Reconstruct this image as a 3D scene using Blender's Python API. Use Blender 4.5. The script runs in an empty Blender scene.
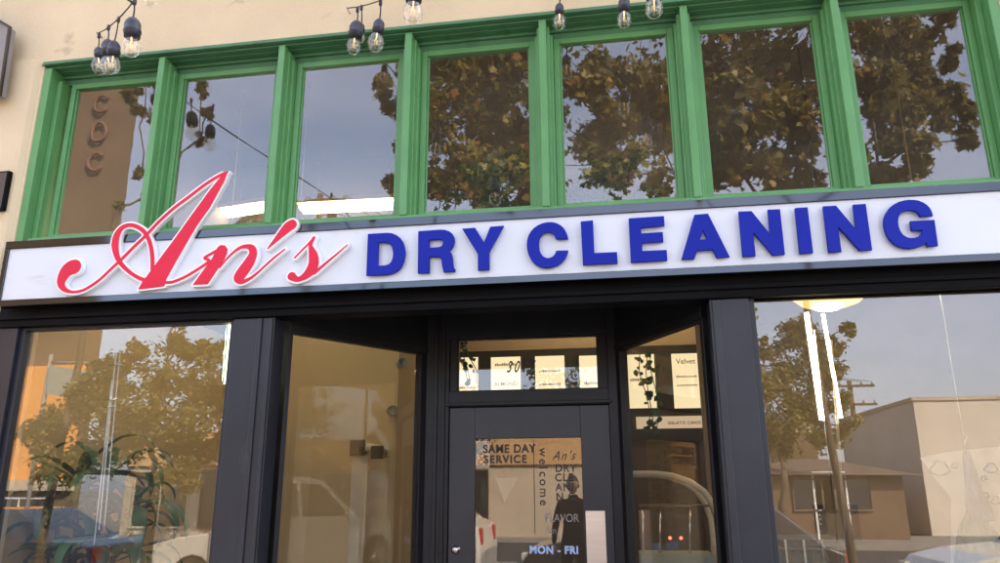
import bpy, math, random
import numpy as np
from mathutils import Vector, Matrix
random.seed(7); rng = np.random.default_rng(7)
S = bpy.context.scene
COL = S.collection
R = math.radians

# ------------------------------------------------------------------ camera, sky, sun, exposure
CAM = Vector((0, -3.8, 1.65)); F = 745.0
fw = Vector((-0.15019719, 0.95248397, 0.26498129)); rt = Vector((0.98759645, 0.15695245, -0.00437951)); up = Vector((0.04576088, -0.26103679, 0.96424361))
cam = bpy.data.cameras.new('camera'); camo = bpy.data.objects.new('camera', cam); COL.objects.link(camo)
m = Matrix((rt, up, -fw)).transposed().to_4x4(); m.translation = CAM
camo.matrix_world = m
cam.sensor_width = 36; cam.lens = F / 1000 * 36; cam.clip_start = 0.02; cam.clip_end = 2000
S.camera = camo

SUN_EL, SUN_AZ = 33.0, 47.0          # azimuth measured from +Y (behind the shop) towards +X
w = bpy.data.worlds.new('World'); S.world = w; w.use_nodes = True
nt = w.node_tree; nt.nodes.clear()
out = nt.nodes.new('ShaderNodeOutputWorld'); bg = nt.nodes.new('ShaderNodeBackground'); sky = nt.nodes.new('ShaderNodeTexSky')
sky.sky_type = 'NISHITA'; sky.sun_disc = False; sky.sun_elevation = R(SUN_EL); sky.sun_rotation = R(SUN_AZ)
sky.dust_density = 2.5; sky.air_density = 1.0; sky.ozone_density = 1.5
# thin high cloud in the sky itself
tc = nt.nodes.new('ShaderNodeTexCoord'); mp = nt.nodes.new('ShaderNodeMapping'); mp.inputs['Scale'].default_value = (1.0, 1.4, 3.0)
cn = nt.nodes.new('ShaderNodeTexNoise'); cn.inputs['Scale'].default_value = 1.6; cn.inputs['Detail'].default_value = 7; cn.inputs['Roughness'].default_value = .55
cr = nt.nodes.new('ShaderNodeValToRGB'); cr.color_ramp.elements[0].position = .34; cr.color_ramp.elements[1].position = .74
cr.color_ramp.elements[0].color = (.16, .16, .16, 1); cr.color_ramp.elements[1].color = (.50, .50, .50, 1)
mx = nt.nodes.new('ShaderNodeMixRGB'); mx.inputs[2].default_value = (7.9, 7.5, 8.7, 1)
bg.inputs['Strength'].default_value = 0.15
nt.links.new(tc.outputs['Generated'], mp.inputs['Vector']); nt.links.new(mp.outputs[0], cn.inputs['Vector'])
nt.links.new(cn.outputs['Fac'], cr.inputs[0]); nt.links.new(cr.outputs[0], mx.inputs[0]); nt.links.new(sky.outputs[0], mx.inputs[1])
nt.links.new(mx.outputs[0], bg.inputs['Color']); nt.links.new(bg.outputs[0], out.inputs['Surface'])

sl = bpy.data.lights.new('sun', 'SUN'); sl.energy = 4.2; sl.angle = R(.5); sl.color = (1, .83, .62)
so = bpy.data.objects.new('sun', sl); COL.objects.link(so)
sd = Vector((math.sin(R(SUN_AZ)) * math.cos(R(SUN_EL)), math.cos(R(SUN_AZ)) * math.cos(R(SUN_EL)), math.sin(R(SUN_EL))))
so.rotation_euler = (sd).to_track_quat('Z', 'Y').to_euler(); so.location = (0, 0, 30)
S.view_settings.view_transform = 'Standard'; S.view_settings.look = 'None'; S.view_settings.gamma = 1
S.view_settings.use_curve_mapping = False
S.view_settings.exposure = 1.95
S.render.engine = 'CYCLES'
S.cycles.use_denoising = True; S.cycles.max_bounces = 10; S.cycles.transparent_max_bounces = 24
S.cycles.glossy_bounces = 5; S.cycles.diffuse_bounces = 4; S.cycles.sample_clamp_indirect = 6
S.cycles.caustics_reflective = False; S.cycles.caustics_refractive = False

# ------------------------------------------------------------------ helpers
def P(px, py, y):                     # where the sight line of a photo pixel meets the plane y
    d = fw + rt * ((px - 500) / F) - up * ((py - 281.5) / F)
    return CAM + d * ((y - CAM.y) / d.y)
def Q(px, py, d, pl=0.1):             # a thing seen as a reflection: real place in front of the shop, d metres beyond the glass plane
    v = P(px, py, pl + d); return Vector((v.x, pl - d, v.z))

ORG = {}
def link(o, parent=None, org=None):
    COL.objects.link(o)
    if parent is not None: o.parent = parent
def tag(o, label=None, cat=None, group=None, kind=None):
    if label: o['label'] = label
    if cat: o['category'] = cat
    if group: o['group'] = group
    if kind: o['kind'] = kind
    return o
def empty(name, loc, label, cat, group=None, rz=0):
    o = bpy.data.objects.new(name, None); COL.objects.link(o); o.location = loc; o.rotation_euler.z = rz
    o.empty_display_size = .1
    ORG[o.name] = Vector(loc); return tag(o, label, cat, group)
def root_org(p):
    return ORG.get(p.name, Vector((0, 0, 0))) if p is not None else Vector((0, 0, 0))

class MB:
    def __init__(s): s.v = []; s.f = []; s.sm = []
    def add(s, v, f, smooth=False):
        n = len(s.v); s.v += [tuple(a) for a in v]; s.f += [tuple(i + n for i in q) for q in f]; s.sm += [smooth] * len(f); return s
    def box(s, x0, x1, y0, y1, z0, z1):
        v = [(x, y, z) for x in (x0, x1) for y in (y0, y1) for z in (z0, z1)]
        return s.add(v, [(0, 1, 3, 2), (4, 6, 7, 5), (0, 4, 5, 1), (2, 3, 7, 6), (0, 2, 6, 4), (1, 5, 7, 3)])
    def obox(s, c, ax, ay, az, hx, hy, hz):
        c, ax, ay, az = Vector(c), Vector(ax).normalized(), Vector(ay).normalized(), Vector(az).normalized()
        v = [c + ax * (hx * i) + ay * (hy * j) + az * (hz * k) for i in (-1, 1) for j in (-1, 1) for k in (-1, 1)]
        return s.add(v, [(0, 1, 3, 2), (4, 6, 7, 5), (0, 4, 5, 1), (2, 3, 7, 6), (0, 2, 6, 4), (1, 5, 7, 3)])
    def prism(s, pts, d, depth):      # closed planar outline pushed along d
        d = Vector(d).normalized() * depth; n = len(pts)
        v = [Vector(p) for p in pts] + [Vector(p) + d for p in pts]
        return s.add(v, [tuple(range(n))[::-1], tuple(range(n, 2 * n))] + [(i, (i + 1) % n, n + (i + 1) % n, n + i) for i in range(n)])
    def tube(s, pts, r, n=8, caps=True):
        pts = [Vector(p) for p in pts]; rs = r if isinstance(r, (list, tuple)) else [r] * len(pts)
        v = []; prev = None
        for i, p in enumerate(pts):
            t = (pts[min(i + 1, len(pts) - 1)] - pts[max(i - 1, 0)]).normalized()
            a = (prev - t * prev.dot(t)) if prev is not None else t.orthogonal()
            if a.length < 1e-6: a = t.orthogonal()
            a.normalize(); prev = a; b = t.cross(a)
            for k in range(n):
                th = 2 * math.pi * k / n; v.append(p + (a * math.cos(th) + b * math.sin(th)) * rs[i])
        f = [(i * n + k, i * n + (k + 1) % n, (i + 1) * n + (k + 1) % n, (i + 1) * n + k) for i in range(len(pts) - 1) for k in range(n)]
        if caps: f += [tuple(range(n))[::-1], tuple(range((len(pts) - 1) * n, len(pts) * n))]
        return s.add(v, f, True)
    def lathe(s, c, prof, n=20, ax=(0, 0, 1)):
        ax = Vector(ax).normalized(); a = ax.orthogonal().normalized(); b = ax.cross(a); c = Vector(c)
        v = [c + ax * h + (a * math.cos(2 * math.pi * k / n) + b * math.sin(2 * math.pi * k / n)) * r for r, h in prof for k in range(n)]
        f = [(i * n + k, i * n + (k + 1) % n, (i + 1) * n + (k + 1) % n, (i + 1) * n + k) for i in range(len(prof) - 1) for k in range(n)]
        f += [tuple(range(n))[::-1], tuple(range((len(prof) - 1) * n, len(prof) * n))]
        return s.add(v, f, True)
    def ribbon(s, pts, ws, side, fold=0.0):   # leaf strip
        side = Vector(side); v = []
        for i, p in enumerate(pts):
            p = Vector(p); t = (Vector(pts[min(i + 1, len(pts) - 1)]) - Vector(pts[max(i - 1, 0)])).normalized()
            sd_ = (side - t * side.dot(t)).normalized(); nn = t.cross(sd_)
            v += [p - sd_ * ws[i] + nn * ws[i] * fold, p, p + sd_ * ws[i] + nn * ws[i] * fold]
        f = []
        for i in range(len(pts) - 1):
            f += [(3 * i, 3 * i + 1, 3 * i + 4, 3 * i + 3), (3 * i + 1, 3 * i + 2, 3 * i + 5, 3 * i + 4)]
        return s.add(v, f, True)
    def mesh(s, name, mat, org):
        me = bpy.data.meshes.new(name); me.from_pydata([(a[0] - org[0], a[1] - org[1], a[2] - org[2]) for a in s.v], [], s.f)
        me.polygons.foreach_set('use_smooth', s.sm); me.materials.append(mat); me.update(); return me
    def build(s, name, mat, parent=None, bevel=0, **kw):
        root = parent
        while root is not None and root.parent is not None: root = root.parent
        me = s.mesh(name, mat, root_org(root)); o = bpy.data.objects.new(name, me); COL.objects.link(o)
        if parent is not None: o.parent = parent
        if bevel:
            b = o.modifiers.new('bevel', 'BEVEL'); b.width = bevel; b.segments = 2; b.limit_method = 'ANGLE'; b.angle_limit = R(40); b.harden_normals = False
        return tag(o, **kw)
def B(*a): return MB().box(*a)

def copy_tree(o, parent=None):
    c = o.copy(); COL.objects.link(c); c.parent = parent
    for ch in list(o.children): copy_tree(ch, c)
    return c

def to_mesh(cu, name, mat, parent, fn, z=None):
    o = bpy.data.objects.new('tmp', cu); COL.objects.link(o)
    dg = bpy.context.evaluated_depsgraph_get(); me = bpy.data.meshes.new_from_object(o.evaluated_get(dg))
    bpy.data.objects.remove(o); bpy.data.curves.remove(cu)
    root = parent
    while root is not None and root.parent is not None: root = root.parent
    og = root_org(root)
    for v in me.vertices: v.co = fn(v.co) - og
    me.materials.clear(); me.materials.append(mat); me.name = name
    me.flip_normals() if False else None
    ob = bpy.data.objects.new(name, me); COL.objects.link(ob)
    if parent is not None: ob.parent = parent
    return ob
def outline(name, loops, y, thick, mat, parent, bev=0.0015):   # loops of (x, z) -> raised shape, front at y
    cu = bpy.data.curves.new('c', 'CURVE'); cu.dimensions = '2D'; cu.fill_mode = 'BOTH'; cu.extrude = thick / 2 - bev; cu.bevel_depth = bev; cu.bevel_resolution = 1
    for L in loops:
        sp = cu.splines.new('POLY'); sp.points.add(len(L) - 1); sp.use_cyclic_u = True
        for i, (a, b) in enumerate(L): sp.points[i].co = (a, b, 0, 1)
    return to_mesh(cu, name, mat, parent, lambda c: Vector((c.x, y + thick / 2 - c.z, c.y)))
def text(name, s, org, ux, uz, size, mat, parent, shear=0, bold=0.0, thick=.001, align='LEFT', spacing=1.0, sx=1.0, line=1.0):
    cu = bpy.data.curves.new('t', 'FONT'); cu.body = s; cu.size = size; cu.extrude = thick; cu.shear = shear; cu.offset = bold
    cu.align_x = align; cu.space_character = spacing; cu.space_line = line
    ux, uz, org = Vector(ux).normalized(), Vector(uz).normalized(), Vector(org); un = ux.cross(uz)
    return to_mesh(cu, name, mat, parent, lambda c: org + ux * (c.x * sx) + uz * c.y + un * c.z)

# ------------------------------------------------------------------ materials
def nodes(name):
    m = bpy.data.materials.new(name); m.use_nodes = True; return m, m.node_tree, m.node_tree.nodes['Principled BSDF']
def mat(name, col, rough=.6, metal=0, var=.12, scale=6, bump=.1, bscale=60, spec=.5, dirt=None, streak=False, emit=None, coat=0, aniso=(1, 1, 1)):
    m, t, b = nodes(name); N, L = t.nodes, t.links
    b.inputs['Roughness'].default_value = rough; b.inputs['Metallic'].default_value = metal; b.inputs['Specular IOR Level'].default_value = spec
    b.inputs['Coat Weight'].default_value = coat; b.inputs['Coat Roughness'].default_value = .05
    tc = N.new('ShaderNodeTexCoord'); mp = N.new('ShaderNodeMapping'); mp.inputs['Scale'].default_value = aniso
    L.new(tc.outputs['Object'], mp.inputs[0])
    n1 = N.new('ShaderNodeTexNoise'); n1.inputs['Scale'].default_value = scale; n1.inputs['Detail'].default_value = 6; L.new(mp.outputs[0], n1.inputs[0])
    r = N.new('ShaderNodeValToRGB'); e = r.color_ramp.elements
    c = Vector(col[:3]); lo = c * (1 - var); hi = Vector([min(1, k * (1 + var)) for k in c])
    e[0].position = .3; e[1].position = .7; e[0].color = (*lo, 1); e[1].color = (*hi, 1)
    L.new(n1.outputs['Fac'], r.inputs[0]); last = r.outputs[0]
    if dirt:
        n3 = N.new('ShaderNodeTexNoise'); n3.inputs['Scale'].default_value = dirt[1]; n3.inputs['Detail'].default_value = 9; n3.inputs['Roughness'].default_value = .65
        m3 = N.new('ShaderNodeMapping'); m3.inputs['Scale'].default_value = dirt[3] if len(dirt) > 3 else (1, 1, 1); L.new(tc.outputs['Object'], m3.inputs[0]); L.new(m3.outputs[0], n3.inputs[0])
        r3 = N.new('ShaderNodeValToRGB'); r3.color_ramp.elements[0].position = dirt[2]; r3.color_ramp.elements[1].position = dirt[2] + .14; L.new(n3.outputs['Fac'], r3.inputs[0])
        x = N.new('ShaderNodeMixRGB'); x.inputs[2].default_value = (*dirt[0], 1); L.new(r3.outputs[0], x.inputs[0]); L.new(last, x.inputs[1]); last = x.outputs[0]
    L.new(last, b.inputs['Base Color'])
    if bump:
        n2 = N.new('ShaderNodeTexNoise'); n2.inputs['Scale'].default_value = bscale; n2.inputs['Detail'].default_value = 5; L.new(mp.outputs[0], n2.inputs[0])
        bp = N.new('ShaderNodeBump'); bp.inputs['Strength'].default_value = bump; bp.inputs['Distance'].default_value = .01
        L.new(n2.outputs['Fac'], bp.inputs['Height']); L.new(bp.outputs[0], b.inputs['Normal'])
    if emit: b.inputs['Emission Color'].default_value = (*emit[0], 1); b.inputs['Emission Strength'].default_value = emit[1]
    return m
def glass(name, r0=.075, tint=(.95, .95, .93), wave=.0, wscale=2.2, film=0.0):
    m = bpy.data.materials.new(name); m.use_nodes = True; t = m.node_tree; N, L = t.nodes, t.links; N.clear()
    o = N.new('ShaderNodeOutputMaterial'); mixs = N.new('ShaderNodeMixShader'); tr = N.new('ShaderNodeBsdfTransparent'); gl = N.new('ShaderNodeBsdfGlossy')
    tr.inputs[0].default_value = (*tint, 1); gl.inputs['Roughness'].default_value = 0.0; gl.inputs[0].default_value = (1, 1, 1, 1)
    lw = N.new('ShaderNodeLayerWeight'); lw.inputs['Blend'].default_value = .5
    p = N.new('ShaderNodeMath'); p.operation = 'POWER'; p.inputs[1].default_value = 5; L.new(lw.outputs['Facing'], p.inputs[0])
    q = N.new('ShaderNodeMath'); q.operation = 'MULTIPLY_ADD'; q.inputs[1].default_value = 1 - r0; q.inputs[2].default_value = r0; L.new(p.outputs[0], q.inputs[0])
    L.new(q.outputs[0], mixs.inputs[0]); L.new(tr.outputs[0], mixs.inputs[1]); L.new(gl.outputs[0], mixs.inputs[2])
    if wave:
        tc = N.new('ShaderNodeTexCoord'); n = N.new('ShaderNodeTexNoise'); n.inputs['Scale'].default_value = wscale; n.inputs['Detail'].default_value = 1.5
        L.new(tc.outputs['Object'], n.inputs[0]); bp = N.new('ShaderNodeBump'); bp.inputs['Strength'].default_value = 1; bp.inputs['Distance'].default_value = wave
        L.new(n.outputs['Fac'], bp.inputs['Height']); L.new(bp.outputs[0], gl.inputs['Normal'])
    last = mixs.outputs[0]
    if film:   # a thin film of dust and smears on the pane
        d = N.new('ShaderNodeBsdfDiffuse'); d.inputs[0].default_value = (.8, .76, .68, 1)
        tc = N.new('ShaderNodeTexCoord'); n = N.new('ShaderNodeTexNoise'); n.inputs['Scale'].default_value = 2.5; n.inputs['Detail'].default_value = 8
        L.new(tc.outputs['Object'], n.inputs[0]); rr = N.new('ShaderNodeMath'); rr.operation = 'MULTIPLY'; rr.inputs[1].default_value = film * 2; L.new(n.outputs['Fac'], rr.inputs[0])
        m2 = N.new('ShaderNodeMixShader'); L.new(rr.outputs[0], m2.inputs[0]); L.new(last, m2.inputs[1]); L.new(d.outputs[0], m2.inputs[2]); last = m2.outputs[0]
    L.new(last, o.inputs[0]); return m
def leafmat(name, a, b_, trans=.45, scale=3.0, third=None):
    m = bpy.data.materials.new(name); m.use_nodes = True; t = m.node_tree; N, L = t.nodes, t.links; N.clear()
    o = N.new('ShaderNodeOutputMaterial'); mixs = N.new('ShaderNodeMixShader'); mixs.inputs[0].default_value = trans
    d = N.new('ShaderNodeBsdfPrincipled'); d.inputs['Roughness'].default_value = .5; tl = N.new('ShaderNodeBsdfTranslucent')
    g = N.new('ShaderNodeNewGeometry'); r = N.new('ShaderNodeValToRGB'); r.color_ramp.elements[0].color = (*a, 1); r.color_ramp.elements[1].color = (*b_, 1)
    if third: e = r.color_ramp.elements.new(.93); e.color = (*b_, 1); r.color_ramp.elements[2].color = (*third, 1)
    L.new(g.outputs['Random Per Island'], r.inputs[0]); L.new(r.outputs[0], d.inputs['Base Color']); L.new(r.outputs[0], tl.inputs[0])
    L.new(d.outputs[0], mixs.inputs[1]); L.new(tl.outputs[0], mixs.inputs[2]); L.new(mixs.outputs[0], o.inputs[0]); return m
def glow(name, col, s):
    m = bpy.data.materials.new(name); m.use_nodes = True; t = m.node_tree; t.nodes.clear()
    o = t.nodes.new('ShaderNodeOutputMaterial'); e = t.nodes.new('ShaderNodeEmission'); e.inputs[0].default_value = (*col, 1); e.inputs[1].default_value = s
    t.links.new(e.outputs[0], o.inputs[0]); return m

M = dict(
    stucco=mat('stucco', (.72, .59, .385), .85, var=.07, scale=2.2, bump=.22, bscale=38, dirt=((.44, .34, .23), 3.5, .64, (1, 1, 1.6))),
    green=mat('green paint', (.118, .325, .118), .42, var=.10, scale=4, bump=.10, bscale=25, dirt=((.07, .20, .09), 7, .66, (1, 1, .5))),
    green_shade=mat('green paint with shade', (.075, .21, .10), .5, var=.12, scale=4, bump=.15, bscale=25, dirt=((.06, .15, .07), 7, .55)),  # same green, darkened to paint in the shade on the undersides
    dark=mat('slate paint', (.023, .025, .033), .38, spec=.4, var=.18, scale=3, bump=.12, bscale=24, dirt=((.06, .058, .06), 7, .64, (1, 1, .35))),
    frame=mat('polished sign trim', (.075, .082, .092), .06, metal=1, var=.03, bump=.012, bscale=3),
    black=mat('black paint', (.005, .005, .006), .55, var=.2, bump=.05, spec=.08),
    white=mat('sign face', (.70, .745, .80), .32, var=.035, scale=1.4, bump=.02, bscale=4, dirt=((.60, .62, .63), 2.2, .60, (1, 1, 6))),
    blue=mat('blue lettering', (.005, .017, .33), .55, spec=.2, var=.05, bump=.02),
    red=mat('red lettering', (.72, .02, .058), .5, spec=.25, var=.05, bump=.02),
    white2=mat('white lettering edge', (.86, .86, .88), .35, var=.03, bump=0),
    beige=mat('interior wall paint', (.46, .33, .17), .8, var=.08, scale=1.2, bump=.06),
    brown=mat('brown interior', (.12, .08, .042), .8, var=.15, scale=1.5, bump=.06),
    darkin=mat('dark panelling', (.05, .036, .02), .6, var=.2, bump=.05),
    ochre=mat('ochre paint', (.56, .34, .16), .8, var=.1, scale=1.2, bump=.1), tanin=mat('tan interior wall', (.21, .145, .085), .8, var=.08, bump=.04), dframe=mat('black frame paint', (.009, .009, .012), .42, spec=.3, var=.3, bump=.08, bscale=30, dirt=((.03, .03, .032), 8, .68, (1, 1, .3))), cream=mat('cream stucco', (.66, .60, .52), .85, var=.08, scale=.6, bump=.2, dirt=((.50, .43, .35), .7, .58, (1, 1, .4))), peach=mat('upper wall paint', (.62, .42, .24), .8, var=.06, bump=.03),
    wood=mat('wood floor', (.16, .10, .06), .5, var=.3, scale=5, bump=.05, aniso=(1, 6, 1)),
    cord=mat('black rubber', (.012, .012, .013), .55, var=.2, bump=.1),
    socket=mat('dark socket', (.03, .032, .05), .42, var=.15, bump=.05),
    steel=mat('brushed steel', (.62, .58, .55), .28, metal=1, var=.06, scale=3, bump=.05, bscale=80, aniso=(1, 1, 12)),
    chrome=mat('chrome rod', (.8, .78, .74), .12, metal=1, var=.03, bump=0),
    conc=mat('concrete', (.27, .25, .225), .85, var=.12, scale=1.5, bump=.25, bscale=40, dirt=((.2, .19, .17), 1.2, .6)),
    asphalt=mat('asphalt', (.05, .05, .052), .85, var=.2, scale=3, bump=.4, bscale=120),
    paintw=mat('road paint', (.75, .74, .7), .7, var=.1, bump=.1),
    tan=mat('tan stucco', (.52, .43, .33), .85, var=.08, scale=.6, bump=.2, dirt=((.40, .32, .25), .5, .6)),
    brick=mat('brown stucco', (.17, .112, .068), .85, var=.12, scale=.8, bump=.2),
    orange=mat('orange stucco', (.80, .36, .10), .85, var=.06, scale=.8, bump=.15),
    roof=mat('roof shingle', (.16, .12, .09), .9, var=.25, scale=3, bump=.3),
    bark=mat('bark', (.12, .09, .06), .9, var=.3, scale=9, bump=.6, bscale=30, aniso=(1, 1, .3)),
    leafd=leafmat('plant leaf', (.010, .042, .016), (.05, .14, .045), .12),
    sgreen=mat('painted sign board', (.30, .34, .30), .6, var=.05),
    ink=mat('black lettering', (.014, .014, .014), .5, var=.1, bump=0),
    ltblue=mat('pale blue lettering', (.42, .58, .90), .4, var=.03, bump=0),
    kraft=mat('kraft paper', (.56, .47, .36), .8, var=.08, bump=.1),
    terracotta=mat('pot', (.30, .13, .07), .8, var=.1),
    tyre=mat('tyre', (.02, .02, .02), .8), rim=mat('alloy', (.55, .55, .57), .3, metal=1),
    carw=mat('white car paint', (.72, .70, .66), .3, var=.02, bump=0, coat=1), carb=mat('blue car paint', (.025, .045, .085), .3, var=.02, bump=0, coat=1),
    card=mat('dark car paint', (.03, .032, .036), .3, var=.02, bump=0, coat=1),
    cglass=mat('car glass', (.02, .025, .03), .05, bump=0, var=.02, coat=1), redl=mat('tail light red', (.5, .02, .02), .2, bump=0), lens=mat('headlight lens', (.7, .7, .72), .1, bump=0),
    skin=mat('skin', (.50, .30, .21), .5, var=.05, bump=.05), cloth=mat('navy cloth', (.02, .022, .035), .9, var=.15, bump=.3, bscale=200), jean=mat('denim', (.05, .07, .12), .9, var=.15, bump=.3, bscale=200), hair=mat('dark hair', (.02, .014, .01), .6, var=.3, bump=.4, bscale=90),
    dress=mat('green satin', (.008, .05, .02), .45, var=.2, scale=5), bodice=mat('violet grey satin', (.10, .095, .15), .4, var=.3, scale=8),
    poster=mat('poster paper', (.55, .53, .52), .8, var=.06, scale=5), pblue=mat('poster blue', (.10, .20, .40), .8), pgrey=mat('poster grey', (.28, .26, .25), .8),
    oldred=mat('faded red', (.21, .105, .07), .7), board=mat('chalkboard', (.02, .02, .02), .7, var=.3), chalk=mat('chalk', (.6, .6, .57), .9),
)
M['gU'] = glass('old wavy glass', .085, wave=.00045, wscale=3.2, film=.018)
M['gL'] = glass('shop glass', .085, wave=.0004, wscale=1.3, film=.008)
M['gD'] = glass('door glass', .07, wave=.0002, wscale=1.3, film=.01)
M['bulb'] = glass('bulb glass', .11, tint=(.97, .95, .90))
M['fil'] = glow('filament', (1, .62, .28), .6)
M['tube'] = glow('fluorescent tube', (1.0, .90, .62), 7.5)
M['tubeg'] = glow('neon tube', (.80, 1.0, .62), 1.6)
M['warm'] = glow('warm lamp shade', (1.0, .66, .20), .34)
M['hot'] = glow('lamp bulb', (1.0, .85, .55), 6)
M['menu'] = glow('menu light box', (1.0, .80, .48), .34)
M['strip'] = glow('menu strip', (1.0, .74, .46), .20)
M['redg'] = glow('red indicator', (1, .08, .05), 2.0)

# ------------------------------------------------------------------ the ground
ST = 'structure'
g = MB(); g.add([(-400, -400, -.14), (400, -400, -.14), (400, 400, -.14), (-400, 400, -.14)], [(0, 1, 2, 3)]); g.build('ground', M['conc'], kind=ST)
B(-60, 60, -6.35, 12, -.3, 0).build('sidewalk', M['conc'], kind=ST)
B(-60, 60, -6.52, -6.352, -.3, .004).build('kerb', M['conc'], kind=ST)
g = MB(); g.add([(-120, -19.5, -.13), (120, -19.5, -.13), (120, -6.53, -.13), (-120, -6.53, -.13)], [(0, 1, 2, 3)]); g.build('road', M['asphalt'], kind=ST)
g = MB()
for k in range(-12, 12): g.add([(k * 5, -13.05, -.125), (k * 5 + 2.4, -13.05, -.125), (k * 5 + 2.4, -12.93, -.125), (k * 5, -12.93, -.125)], [(0, 1, 2, 3)])
g.build('road_marking', M['paintw'], kind=ST)
B(-60, 60, -24, -19.52, -.3, 0).build('sidewalk', M['conc'], kind=ST)

# ------------------------------------------------------------------ the shop building
shop = empty('shop_building', (-.75, 1, 0), 'cream stucco dry cleaning shop with green upper windows and dark slate recessed entrance', 'building')
# outer walls
wl = MB()
wl.box(-6.5, 2.6, -.02, .30, 4.305, 5.5)                 # over the windows
wl.box(-7.5, -3.585, -.02, .30, 0, 4.30)
wl.box(2.085, 7.5, -.02, .30, 0, 4.30); wl.box(-7.5, -6.5, -.02, .30, 4.305, 5.5); wl.box(2.6, 7.5, -.02, .30, 4.305, 5.5)
wl.box(-7.5, -7.2, .30, 9, 0, 5.5); wl.box(7.2, 7.5, .30, 9, 0, 5.5); wl.box(-7.5, 7.5, 9, 9.3, 0, 5.5)
wl.build('wall', M['stucco'], shop, bevel=.012)
pil = MB(); pil.prism([(-4.3, -.052, 0), (-3.655, -.052, 0), (-3.625, -.045, 0), (-3.605, -.025, 0), (-3.60, -.0205, 0), (-4.3, -.0205, 0)], (0, 0, 1), 4.335)
pil.build('pilaster', M['stucco'], shop, bevel=.01)
B(-7.5, 7.5, -.20, .30, 5.5, 5.62).build('cornice', M['darkin'], shop, bevel=.01)
B(-7.4, 7.4, .31, 8.95, 5.2, 5.35).build('roof', M['roof'], shop)
# green lintel and jambs: stepped mouldings
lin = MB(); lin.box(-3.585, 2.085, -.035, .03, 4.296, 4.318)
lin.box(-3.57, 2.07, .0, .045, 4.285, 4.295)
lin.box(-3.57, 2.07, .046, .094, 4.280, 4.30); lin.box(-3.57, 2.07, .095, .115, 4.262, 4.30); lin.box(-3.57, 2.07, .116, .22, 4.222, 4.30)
lin.build('window_head', M['green_shade'], shop, bevel=.003)
jm = MB(); jm.box(-3.584, -3.534, -.012, .20, 3.06, 4.284); jm.box(-3.534, -3.50, .05, .20, 3.06, 4.22)
jm.build('jamb', M['green'], shop, bevel=.004)
jm = MB(); jm.box(2.034, 2.084, -.012, .20, 3.06, 4.284); jm.box(2.0, 2.034, .05, .20, 3.06, 4.22)
jm.build('jamb', M['green'], shop, bevel=.004)
B(-3.50, 2.0, -.01, .20, 3.06, 3.115).build('window_sill', M['green'], shop, bevel=.004)
PITCH = .805
fins = [-2.76 + PITCH * i for i in range(6)]
for x in fins:
    f = MB(); f.box(x - .018, x + .024, -.012, .10, 3.116, 4.284); f.box(x - .034, x + .040, .03, .10, 3.116, 4.2600); f.box(x - .05, x + .056, .062, .20, 3.116, 4.221)
    f.build('mullion', M['green'], shop, bevel=.004)
edges = [-3.50] + fins + [2.0]
for i in range(7):
    a = edges[i] + (.057 if i else .001); b = edges[i + 1] - (.051 if i < 6 else .001); t = .036 if i not in (0, 6) else .034
    if i == 0: a += .03
    z0, z1, ys, ye = 3.117, 4.220, .104, .140
    fr = MB(); fr.box(a, a + t, ys, ye, z0, z1); fr.box(b - t, b, ys, ye, z0, z1); fr.box(a + t, b - t, ys, ye, z0, z0 + .055); fr.box(a + t, b - t, ys, ye, z1 - .034, z1)
    fr.box(a + t, a + t + .010, ys + .014, ye, z0 + .055, z1 - .034); fr.box(b - t - .010, b - t, ys + .014, ye, z0 + .055, z1 - .034)
    fo = fr.build('window', M['green'], shop, bevel=.003)
    tilt = rng.normal(0, .0035, 2)
    c = Vector(((a + b) / 2, .128, (z0 + z1) / 2 + .01)); nx = Vector((1, tilt[0], 0)); nz = Vector((0, tilt[1], 1)); ny = nz.cross(nx)
    MB().obox(c, nx, ny, nz, (b - a) / 2 - t - .0105 + .008, .002, (z1 - z0 - .089) / 2 - .001).build('pane', M['gU'], fo)

# slate storefront
D = M['dark']
bm_ = MB(); bm_.box(-3.584, 2.084, -.03, .10, 2.56, 2.70); bm_.box(-3.584, 2.084, .0, .22, 2.70, 3.058); bm_.box(-3.584, 2.084, -.05, -.031, 2.60, 2.625)
bm_.build('header_beam', M['black'], shop, bevel=.004)
def post(x0, x1, nm='post', g=1):
    p = MB(); p.box(x0, x1, -.01, .12, 0, 2.559); 
    if g and x1 - x0 > .2: p.box(x1 - .10, x1 - .07, -.022, -.0105, 0, 2.555)
    if x1 - x0 > .15: p.box(x1 - .03 if g else x0 + .012, x1 - .008 if g else x0 + .05, -.020, -.0105, 0, 2.555)
    p.build(nm, D, shop, bevel=.004)
post(-2.105, -1.86); post(.475, .668, g=0); post(-3.584, -3.46); post(1.98, 2.084)
def shopwin(x0, x1, z1):
    f = MB(); f.box(x0, x0 + .03, .015, .075, .5, z1 + .02); f.box(x1 - .03, x1, .015, .075, .5, z1 + .02); f.box(x0 + .03, x1 - .03, .015, .075, .5, .56); f.box(x0 + .03, x1 - .03, .015, .075, z1, z1 + .02)
    fo = f.build('window', D, shop, bevel=.003)
    B(x0 + .025, x1 - .025, .04, .046, .555, z1 + .003).build('pane', M['gL'], fo)
    B(x0, x1, -.005, .10, 0, .498).build('bulkhead', D, shop, bevel=.004)
shopwin(-3.459, -2.106, 2.545); shopwin(.669, 1.979, 2.56)
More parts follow.
